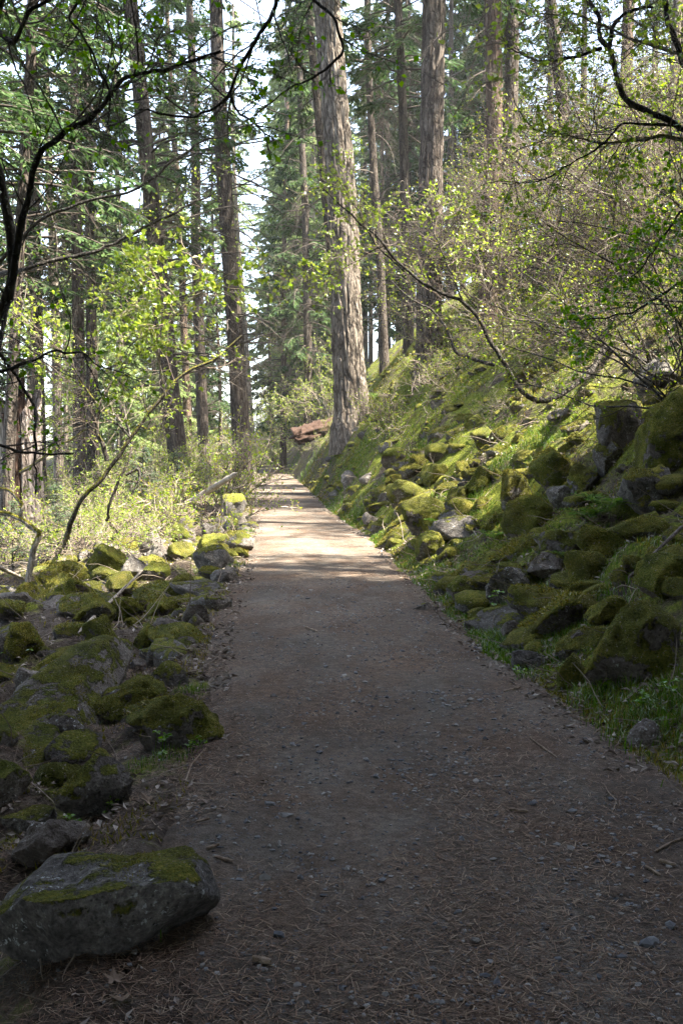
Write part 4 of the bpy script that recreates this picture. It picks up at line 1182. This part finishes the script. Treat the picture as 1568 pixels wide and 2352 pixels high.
g = at(36, 1205, 25); g = onground(g[0], 25)
sn = empty('broken_snag', g, label='broken snag with red rotten wood and pale splintered face at the left edge', cat='snag')
def shell(a0, a1, r, h, seed, jag=.7, th=.12):
    rng = np.random.default_rng(seed)
    na, nz = 24, 40
    A, T = np.meshgrid(np.linspace(a0, a1, na), np.linspace(0, 1, nz), indexing='ij')
    top = h + jag * vnoise(np.stack([A * 4, A * 0, A * 0 + seed], -1))
    Z = T * top - .4
    rr = r * (1 + .35 * np.exp(-np.maximum(Z, 0) / .7)) + .05 * vnoise(np.stack([A * 9, Z * 1.2, A * 0], -1)) + .03 * vnoise(np.stack([A * 22, Z * 4, A * 0], -1))
    out = np.stack([rr * np.cos(A), rr * np.sin(A), Z], -1)
    inn = np.stack([(rr - th) * np.cos(A), (rr - th) * np.sin(A), Z], -1)
    V = np.concatenate([out.reshape(-1, 3), inn.reshape(-1, 3)])
    i = np.arange(na * nz).reshape(na, nz)
    q = lambda a: np.stack([a[:-1, :-1], a[1:, :-1], a[1:, 1:], a[:-1, 1:]], -1).reshape(-1, 4)
    n = na * nz
    F = [q(i), q(i + n)[:, ::-1]]
    for e in (i[:, -1], i[0, :], i[-1, :], i[:, 0]):
        F.append(np.stack([e[:-1], e[1:], e[1:] + n, e[:-1] + n], -1))
    return V, np.concatenate(F)
obj('mottled_bark', Geo().add(*shell(2.6, 4.72, .62, 3.1, 3)).mesh('bark', M_MOTTLE), parent=sn)
obj('pale_wood', Geo().add(*shell(3.75, 4.6, .55, 4.6, 4, th=.2)).mesh('pale_wood', M_PALE), parent=sn)
obj('red_wood', Geo().add(*shell(4.55, 5.5, .60, 4.7, 5, th=.25)).mesh('red_wood', M_RED), parent=sn)
obj('bark', Geo().add(*shell(5.3, 6.5, .66, 4.4, 6)).mesh('bark', M_MOTTLE), parent=sn)

def log(p0, p1, r0, r1, mat, name, lab, cat, sides=16, rough=.2, rings=26, splint=.12, seed=1.0):
    p0, p1 = np.array(p0), np.array(p1)
    t = np.linspace(0, 1, rings)
    Q = p0 + (p1 - p0) * t[:, None]
    c = (p0 + p1) / 2
    rr = np.linspace(r0, r1, rings)
    rr[0] *= .25; rr[-1] *= .25
    V, F = tubes((Q - c)[None], rr[None], sides)
    V = V + nrm(V - (Q - c).repeat(sides, 0)) * (rough * max(r0, r1) * fbm(V * 3.5 / max(r0, .05) * .3 + 3, 4))[:, None]
    ax = (p1 - p0) / np.linalg.norm(p1 - p0)
    e = np.concatenate([np.ones(sides * 2), np.zeros(V.shape[0] - sides * 2)])
    th = np.tile(np.arange(sides) * 2 * math.pi / sides, rings)
    tt = np.repeat(t, sides)
    q = np.stack([np.cos(th) * 3.2, np.sin(th) * 3.2, tt * 4], -1)
    rad = V - (Q - c).repeat(sides, 0)
    V = V + rad * (splint * vnoise(q) + splint * .6 * vnoise(q * np.array([2.7, 2.7, 1.5])))[:, None]
    ends = np.where(tt < .5, np.clip(1 - tt * rings / 4, 0, 1), np.clip(1 - (1 - tt) * rings / 4, 0, 1))
    V = V + ax * (ends * np.linalg.norm(rad, axis=1) * splint * 5 * vnoise(np.stack([np.cos(th) * 4, np.sin(th) * 4, 0 * th + seed], -1)))[:, None]
    return obj(name, Geo().add(V, F).mesh(name, mat), loc=c, label=lab, cat=cat)
log(at(678, 1003, 50), at(790, 966, 54), .34, .33, M_RED, 'fallen_log', 'broken reddish rotten log jutting from the slope left of the massive old fir', 'log', 40, .25, 60, .42)
log(at(546, 1086, 24), gp(368, 1200) + np.array([0, 0, .05]), .06, .10, M_PALE, 'fallen_branch', 'pale bare broken branch leaning up toward the trailside fir', 'branch', 10, .3)
log(gp(420, 1180) + np.array([0, .2, .1]), gp(330, 1245) + np.array([0, 0, .05]), .03, .045, M_PALE, 'fallen_branch', 'short grey branch lying below the pale broken branch', 'branch', 8, .3)
log(gp(180, 1500) + np.array([0, 0, .18]), gp(330, 1350) + np.array([0, 0, .25]), .02, .014, M_PALE, 'fallen_branch', 'thin pale dead branch lying across the left moss mounds', 'branch', 7, .3)
log(at(-30, 1290, 11.5), gp(58, 1345) + np.array([0, 0, .1]), .03, .02, M_PALE, 'fallen_branch', 'pale stick lying at the left edge by the crooked maple foot', 'branch', 7, .3)
log(gp(1440, 1360) + np.array([0, 0, .1]), gp(1568, 1235) + np.array([0, 0, .1]), .011, .016, M_TWIGWOOD, 'fallen_branch', 'grey dead branch lying over moss at the right edge', 'branch', 7, .3)

sg = onground(*at(592, 1073, 78)[:2])
sr = empty('trail_sign', sg, label='small dark wooden sign on a post at the far end of the trail', cat='sign')
M_SIGN = wood_mat('dark_sign_wood', [(.02, .014, .01), (.05, .034, .024), (.08, .055, .04)])
def box(sx, sy, sz, c, bev=.01):
    bm = bmesh.new()
    bmesh.ops.create_cube(bm, size=1)
    for v in bm.verts: v.co = Vector((v.co.x * sx + c[0], v.co.y * sy + c[1], v.co.z * sz + c[2]))
    bmesh.ops.bevel(bm, geom=bm.edges[:], offset=bev, segments=1, affect='EDGES')
    me = bpy.data.meshes.new('board'); bm.to_mesh(me); bm.free(); me.materials.append(M_SIGN); return me
obj('post', box(.13, .13, 1.5, (0, 0, .6)), parent=sr)
obj('board', box(.5, .05, .40, (.22, -.09, .85)), parent=sr)

# ------------------------------------------------------------------ trail litter
N = 170000
d = 2.2 * (15 / 2.2) ** R.random(N)
u = R.uniform(-2.7, 2.1, N)
x = toe(d) + u
keep = (np.abs(x) / d < .40) & (2.3 * fbm(np.stack([x * 1.6, d * 1.1, 0 * x], -1), 4) + .55 + .45 * np.clip(np.abs(u) - .35, 0, 1) > R.random(N) * .95)
x, d = x[keep], d[keep]
N = len(x)
z = tz(x, d) + R.uniform(.001, .008, N)
an = R.random(N) * 6.283
dr = np.stack([np.cos(an), np.sin(an), R.normal(size=N) * .12], -1)
ln = R.uniform(.014, .058, N)
wd = R.uniform(.0012, .0030, N) + d * .00012
p0 = np.stack([x, d, z], -1)
sd_ = np.stack([-np.sin(an), np.cos(an), 0 * an], -1) * (wd / 2)[:, None]
p1 = p0 + dr * ln[:, None]
V = np.stack([p0 - sd_, p0 + sd_, p1 + sd_ * .6, p1 - sd_ * .6], 1).reshape(-1, 3)
obj('fallen_needles', Geo().add(V, np.arange(N * 4).reshape(-1, 4)).mesh('needles', M_NEEDLE, False), kind='stuff', label='brown fir needles strewn over the trail', cat='needles')

N = 11000
d = 2.2 * (12 / 2.2) ** R.random(N)
x = toe(d) + np.clip(R.normal(size=N) * .8 + .15, -1.6, 1.8)
keep = (np.abs(x) / d < .40) & (fbm(np.stack([x * 2.2, d * 2.0, 0 * x + 4], -1), 3) + .45 > R.random(N) * .8)
x, d = x[keep], d[keep]
N = len(x)
iv, if_ = ico(1)
sz = .003 + .006 * R.random(N) ** 2.2 + .010 * (R.random(N) < .02) + d * .0002
rv = iv[None] * (1 + .28 * R.normal(size=(N, len(iv), 1))) * np.stack([sz * R.uniform(.8, 1.5, N), sz * R.uniform(.8, 1.5, N), sz * R.uniform(.5, .9, N)], -1)[:, None, :]
V = rv + np.stack([x, d, tz(x, d) + sz * .2], -1)[:, None, :]
Fg = (if_[None] + (np.arange(N) * len(iv))[:, None, None]).reshape(-1, 3)
obj('gravel', Geo().add(V.reshape(-1, 3), Fg).mesh('gravel', M_GRAVEL, False), kind='stuff', label='grey gravel bits bedded in the trail', cat='gravel')

# dry litter on both banks
def bank_points(n, y0, y1, s0, s1, pw=1.2, side=None):
    y = y0 * (y1 / y0) ** R.random(n)
    s = s0 + (s1 - s0) * R.random(n) ** pw
    sd = np.sign(R.normal(size=n)) if side is None else np.full(n, side)
    x = toe(y) + sd * (1.15 + s)
    k = np.abs(x) / y < .42
    x, y = x[k], y[k]
    return x, y, height(x, y) + .02
x, y, z = bank_points(48000, 1.9, 40, -.25, 6)
k = fbm(np.stack([x * .9, y * .9, 0 * x + 8], -1), 3) > -.12
x, y, z = x[k], y[k], z[k]
an = R.random(len(x)) * 6.283
V, F = leaves(np.stack([x, y, z], -1), np.stack([np.cos(an), np.sin(an), R.normal(size=len(x)) * .35], -1), R.uniform(.02, .065, len(x)) + y * .0006, .45, R, .9, .3)
obj('leaf_litter', Geo().add(V, F).mesh('leaf_litter', M_LITTER, False), kind='stuff', label='grey dead leaves and bark bits lying on the banks', cat='leaf litter')

x, y, z = bank_points(2600, 2.4, 32, -.1, 6, 1.0)
n_ = len(x)
P_ = grow(np.stack([x, y, z + .01], -1), np.stack([R.normal(size=n_), R.normal(size=n_), R.normal(size=n_) * .35], -1), R.uniform(.15, .7, n_) * np.clip(y / 9, .22, 1), 5, .22)
P_[..., 2] = np.maximum(P_[..., 2], height(P_[..., 0], P_[..., 1]) + .008)
V, F = tubes(P_, (.002 + .0002 * y)[:, None] * np.linspace(1.3, .5, 5)[None], 3)
obj('fallen_twigs', Geo().add(V, F).mesh('fallen_twigs', M_TWIG), kind='stuff', label='thin dead twigs scattered over the rocks and litter of both banks', cat='twigs')

# moss strands and low green ground cover on the banks
x, y, z = bank_points(170000, 2.6, 48, -.05, 5, 1.3)
k = fbm(np.stack([x * .8, y * .8, 0 * x], -1), 3) + fbm(np.stack([x * 4, y * 4, 0 * x], -1), 2) * .8 > -.05
k &= (x > toe(y)) | ((R.random(len(x)) < .45) & (y > 3.8))
x, y, z = x[k], y[k], z[k]
V, F = slivers(np.stack([x, y, z - .02], -1), R.normal(size=(len(x), 3)) * .5 + np.array([0, 0, 1.]), R.uniform(.02, .045, len(x)) + y * .001, .007 + y * .0006, R)
obj('ground_moss', Geo().add(V, F).mesh('ground_moss', M_MOSS, False), kind='stuff', label='olive moss strands carpeting the banks', cat='moss')

def blades(cx, cy, n, spread, hgt, rng=R, wid=.0022):
    x = cx + rng.normal(size=n) * spread
    y = cy + rng.normal(size=n) * spread
    kp = np.abs(x - toe(y)) > 1.0 + .15 * rng.random(n)
    x, y = x[kp], y[kp]; n = len(x)
    z = np.where(np.abs(x - toe(y)) < 1.2, tz(x, y), height(x, y))
    h = hgt * rng.uniform(.4, 1.25, n)
    an = rng.random(n) * 6.283
    lean = rng.uniform(.1, .8, n)
    dh = np.stack([np.cos(an), np.sin(an), 0 * an], -1)
    sd = np.stack([-np.sin(an), np.cos(an), 0 * an], -1) * (wid * (1 + cy * .05))
    b = np.stack([x, y, z - .01], -1)
    m = b + dh * (h * lean * .35)[:, None] + np.array([0, 0, 1.]) * (h * .6)[:, None]
    t = b + dh * (h * lean)[:, None] + np.array([0, 0, 1.]) * (h * (1.05 - .35 * lean))[:, None]
    V = np.stack([b - sd, b + sd, m + sd * .7, m - sd * .7, t], 1).reshape(-1, 3)
    i = np.arange(n)[:, None] * 5
    return V, np.concatenate([i + np.array([[0, 1, 2]]), i + np.array([[0, 2, 3]]), i + np.array([[3, 2, 4]])])
gg = Geo()
x, y, z = bank_points(70000, 4.2, 34, -.12, 5.5, 1.2, 1)
k = fbm(np.stack([x * .7, y * .7, 0 * x + 30], -1), 3) + fbm(np.stack([x * 3, y * 3, 0 * x + 3], -1), 2) * .7 > .12
x, y, z = x[k], y[k], z[k]
gg.add(*slivers(np.stack([x, y, z - .02], -1), R.normal(size=(len(x), 3)) * .55 + np.array([0, 0, 1.]), R.uniform(.025, .065, len(x)) + y * .0012, .006 + y * .0006, R))
for X, Y, n, sp, h in [(1170, 1470, 2200, .28, .07), (1240, 1440, 2400, .34, .07), (1120, 1460, 900, .2, .06), (1280, 1480, 1500, .25, .07), (1100, 1400, 700, .25, .06), (1330, 1400, 900, .35, .08), (1420, 1340, 700, .4, .08), (1500, 1640, 900, .22, .08), (1540, 1660, 700, .2, .10), (1360, 1600, 200, .1, .12), (1400, 1600, 160, .1, .13),
                       (1200, 1560, 140, .08, .07), (1180, 1395, 180, .1, .12), (1010, 1300, 250, .2, .08), (1050, 1335, 250, .2, .08), (1025, 1380, 200, .15, .07), (820, 1195, 120, .08, .38), (700, 1090, 1400, 1.6, .22), (730, 1120, 900, .9, .18), (760, 1150, 700, .6, .13), (670, 1075, 900, 1.8, .2), (800, 1180, 300, .4, .12),
                       (1180, 1060, 500, .3, .12), (1260, 1010, 500, .35, .13), (1230, 1040, 400, .3, .12), (1150, 1080, 300, .3, .1), (1080, 1150, 200, .15, .12), (870, 1150, 200, .3, .1),
                       (548, 1230, 500, .25, .08), (570, 1250, 250, .15, .07), (520, 1190, 400, .3, .09), (505, 1145, 700, .6, .12), (470, 1320, 160, .12, .08), (350, 1490, 140, .07, .05), (290, 1650, 200, .07, .05), (240, 1660, 200, .1, .06), (370, 1740, 260, .08, .05), (440, 1590, 120, .06, .06), (330, 2150, 90, .06, .09), (340, 2110, 60, .05, .08), (560, 1300, 200, .2, .07)]:
    g = gp(X, Y)
    gg.add(*blades(g[0], g[1], n, sp, h))
obj('grass', gg.mesh('grass', M_GRASS, False), kind='stuff', label='short fresh grass along the trail edges and right shoulder', cat='grass')

# twig crumbs, sticks and dropped leaves one can point to
M_STICK = wood_mat('dry_stick', [(.10, .07, .05), (.22, .165, .12), (.36, .29, .22)])
def stick(pts, r, lab, bent=None):
    Q = np.array([[*gp(*p)[:2], 0] for p in pts])
    Q[:, 2] = tz(Q[:, 0], Q[:, 1]) + r + .003
    c = Q.mean(0)
    P = smooth_path(Q, 14)
    rr = np.full(14, r) * (1 + .25 * fbm(P * 40, 2)); rr[0] *= .4; rr[-1] *= .4
    return obj('stick', Geo().add(*tubes((P - c)[None], rr[None], 7)).mesh('stick', M_STICK), loc=c, label=lab, cat='stick')
stick([(1168, 1874), (1212, 1880)], .006, 'short pale stick lying in the middle of the near trail')
stick([(1216, 1706), (1245, 1726), (1278, 1752)], .004, 'thin pale split stick right of the trail centre')
stick([(1385, 1810), (1398, 1838), (1416, 1852), (1404, 1880)], .0025, 'bent thread-like twig at the right of the trail')
stick([(1502, 1972), (1540, 1954), (1570, 1942)], .005, 'long pale stick at the right picture edge')
stick([(1512, 1998), (1552, 2006)], .007, 'flat tan stick below the long pale stick at the right edge')
stick([(1480, 2010), (1516, 2026)], .005, 'dark brown stick left of the flat tan stick')
stick([(474, 1966), (504, 1956)], .006, 'short tan stick right of the big foreground boulder')
stick([(492, 1986), (535, 1998)], .006, 'dark twig beside the tip of the big foreground boulder')
stick([(450, 1904), (482, 1894)], .006, 'orange-tan splinter in the needles left of the trail')
stick([(1360, 1700), (1380, 1680), (1418, 1680)], .004, 'pale crooked twig in front of the grey rounded stone')
stick([(1155, 1598), (1195, 1588)], .006, 'thin pale stick below the flat grey block')
stick([(1310, 1608), (1352, 1618)], .007, 'tan stick at the foot of the big right boulder')
stick([(700, 1448), (730, 1458)], .008, 'small pale stick on the trail centre')
stick([(425, 1812), (440, 1770), (470, 1735)], .004, 'long fine twig lying below the moss-topped block')
stick([(580, 2230), (622, 2240)], .010, 'flat brown bark chip near the bottom of the trail')
def pebble(X, Y, s, lab, seed, mo=.0):
    g = gp(X, Y)
    v, f = rock_shape((s, s * .8, s * .6), 3, seed, .8)
    o = obj('stone', Geo().add(v, f).mesh('stone', M_ROCK), loc=(g[0], g[1], float(tz(g[:1], g[1:2])[0]) + s * .15), label=lab, cat='stone'); o['moss'] = mo
pebble(1090, 2178, .032, 'pale tan pebble near the bottom of the trail', 5)
pebble(1252, 2148, .03, 'dark grey pebble at the right of the near trail', 6)
pebble(520, 1985, .032, 'blue-grey pebble by the tip of the big foreground boulder', 7)

def dry_leaf(X, Y, size, rz, lab, tilt=.3, wall=None):
    g = gp(X, Y)
    lobes = [0, .55, 1.15, 1.75, 2.35, -2.35, -1.75, -1.15, -.55]
    rad = {0: 1.0, .55: .42, 1.15: .9, 1.75: .40, 2.35: .62, -2.35: .62, -1.75: .40, -1.15: .9, -.55: .42}
    v = [[0, 0, .02]]
    for t in [0, .2, .55, .95, 1.15, 1.35, 1.75, 2.1, 2.35, 2.7, 3.14, -2.7, -2.35, -2.1, -1.75, -1.35, -1.15, -.95, -.55, -.2]:
        r = rad.get(t, .66 if abs(t) < 1.4 else .45) if abs(t) < 3 else .12
        v.append([math.sin(t) * r, math.cos(t) * r, .10 * math.sin(t * 3) + .25 * r * r])
    v = np.array(v) * size
    n = len(v) - 1
    F = np.array([[0, 1 + (i + 1) % n, 1 + i] for i in range(n)])
    o = obj('maple_leaf', Geo().add(v, F).mesh('maple_leaf', M_DRY, False), loc=(g[0], g[1], float(tz(g[:1], g[1:2])[0]) + .012 if wall is None else g[2] + wall), label=lab, cat='leaf')
    o.rotation_euler = (tilt, .2, rz)
M_DRY = wood_mat('dry_leaf', [(.10, .07, .05), (.20, .15, .11), (.30, .235, .18)], (9, 9, 9))
dry_leaf(342, 1848, .062, 1.0, 'dry brown maple leaf beside the grey crusted rock')
dry_leaf(288, 2320, .055, 2.4, 'curled pale maple leaf in the bottom left corner')
dry_leaf(262, 2270, .04, .4, 'torn grey leaf above the curled pale maple leaf')
dry_leaf(545, 1790, .03, .8, 'small brown leaf scrap on the left of the near trail')
dry_leaf(610, 1810, .03, 2.8, 'faded leaf scrap in the needles left of trail centre')
dry_leaf(1490, 908, .07, 1.2, 'pale dead maple leaf on the ledge of the weathered rock', wall=.25)

# ferns and little plants
def fern(seed, nf=7, L=.42):
    rng = np.random.default_rng(seed)
    az = np.arange(nf) * 6.283 / nf + rng.normal(size=nf) * .3
    st = np.zeros((nf, 3))
    dr = np.stack([np.cos(az) * .8, np.sin(az) * .8, np.full(nf, .9)], -1)
    P = grow(st, dr, L * rng.uniform(.7, 1.1, nf), 14, .03, (0, 0, -1.2), rng)
    g = Geo()
    s, d, p, t = sprout(P, 44, .12, 1, 1.25, rng, .06, plane=(0, 0, 1), alternate=True)
    w = np.sin(np.clip(t * 1.05, 0, 1) * math.pi) ** .7 * .22 * L + .01
    V, F = sprays(s, d, w, w * .30, (0, 0, 1), rng)
    g.add(V, F)
    V, F = tubes(P, np.full((nf, 14), .002), 3)
    g.add(V, F)
    return g
FE = [fern(i).mesh('fronds', M_GRASS, False) for i in range(3)]
for i, (X, Y, s, lab) in enumerate([(1392, 1185, 1.1, 'green fern growing in the dark hollow of the right bank'), (1290, 1290, .4, 'tiny fern between rocks on the right bank'), (1010, 1215, .8, 'small fern under the moss-sided rock'),
                                   (1345, 1205, .8, 'drooping fern left of the green fern in the hollow'), (1130, 1245, .6, 'small fern among moss hummocks'), (255, 1505, .45, 'fern-like green tuft in a left bank gap'), (860, 920, 1.6, 'fern clump beside the massive old fir')]):
    g = gp(X, Y)
    r_ = empty('fern', g + np.array([0, -.05, .05]), (0, 0, i), s, label=lab, cat='fern')
    obj('fronds', FE[i % 3], parent=r_)
def herb(seed, n, h, ls):
    rng = np.random.default_rng(seed)
    P = grow(rng.normal(size=(n, 3)) * np.array([.02, .02, 0]), rng.normal(size=(n, 3)) * .45 + np.array([0, 0, 1]), h * rng.uniform(.5, 1.1, n), 6, .08, (0, 0, 0), rng)
    st = Geo().add(*tubes(P, np.full((n, 6), .0016), 3))
    lv = Geo()
    for k in range(5):
        a = rng.random(n) * 6.28
        lv.add(*leaves(P[:, -1], np.stack([np.cos(a), np.sin(a), rng.normal(size=n) * .2], -1), ls * rng.uniform(.7, 1.2, n), .75, rng, .95))
    return st.mesh('stems', M_GRASS), lv.mesh('leaves', M_LEAF_DARK, False)
HB = [herb(1, 5, .16, .045), herb(2, 9, .08, .022), herb(3, 7, .11, .03)]
for i, (X, Y, k, s, lab) in enumerate([(1160, 1410, 0, 1.2, 'broad-leaved green plant in front of the dark pitted rock'), (1390, 1590, 1, 1.0, 'small leafy weed at the foot of the big right boulder'), (1300, 1545, 1, 1, 'little weed beside the pale yellowish stone'),
        (1200, 1565, 1, 1.1, 'clover-like weed below the flat grey block'), (72, 1500, 2, 1.2, 'fresh green sprig on the big dark moss boulder'), (30, 1520, 2, 1, 'lone sprig left of the fresh green sprig'), (300, 1640, 1, 1, 'weed between the slanting slab and the lichen-spotted rock'),
        (370, 1735, 2, 1.0, 'leafy weed under the moss-topped dark block'), (440, 1735, 1, 1.0, 'weed at the corner of the moss-topped dark block'), (262, 1870, 1, .8, 'weed at the foot of the grey crusted rock'), (165, 1930, 2, .8, 'sprig beside the smooth grey slab'),
        (340, 2130, 2, .9, 'leafy weed under the big foreground boulder'), (350, 1495, 1, 1.0, 'weed at the mossy side piece of the angular rock'), (285, 1430, 1, 1, 'weed in the litter of the left bank'), (1480, 1640, 2, 1.0, 'leafy plant in the lower right grass'), (1535, 1620, 2, 1.2, 'leafy plant at the right edge behind the lower grass')]):
    g = gp(X, Y)
    r_ = empty('small_plant', g + np.array([0, 0, .01]), (0, 0, i * 2.1), s, label=lab, cat='plant')
    obj('stems', HB[k][0], parent=r_); obj('leaves', HB[k][1], parent=r_)

# ------------------------------------------------------------------ haze volume added to brighten the far forest like bloom
hz = bpy.data.materials.new('haze')
hz.use_nodes = True
hz.node_tree.nodes.clear()
ho = hz.node_tree.nodes.new('ShaderNodeOutputMaterial')
hv = hz.node_tree.nodes.new('ShaderNodeVolumePrincipled')
hv.inputs['Color'].default_value = (.95, .97, 1, 1)
hv.inputs['Density'].default_value = .0003
hv.inputs['Anisotropy'].default_value = .2
hz.node_tree.links.new(hv.outputs[0], ho.inputs['Volume'])
bm = bmesh.new()
bmesh.ops.create_cube(bm, size=1)
for v_ in bm.verts:
    v_.co = Vector((v_.co.x * 420, v_.co.y * 520 + 190, v_.co.z * 92 + 42))
hm_ = bpy.data.meshes.new('haze'); bm.to_mesh(hm_); bm.free(); hm_.materials.append(hz)
obj('haze', hm_, kind='stuff', label='thin haze added to brighten the far forest air', cat='haze')
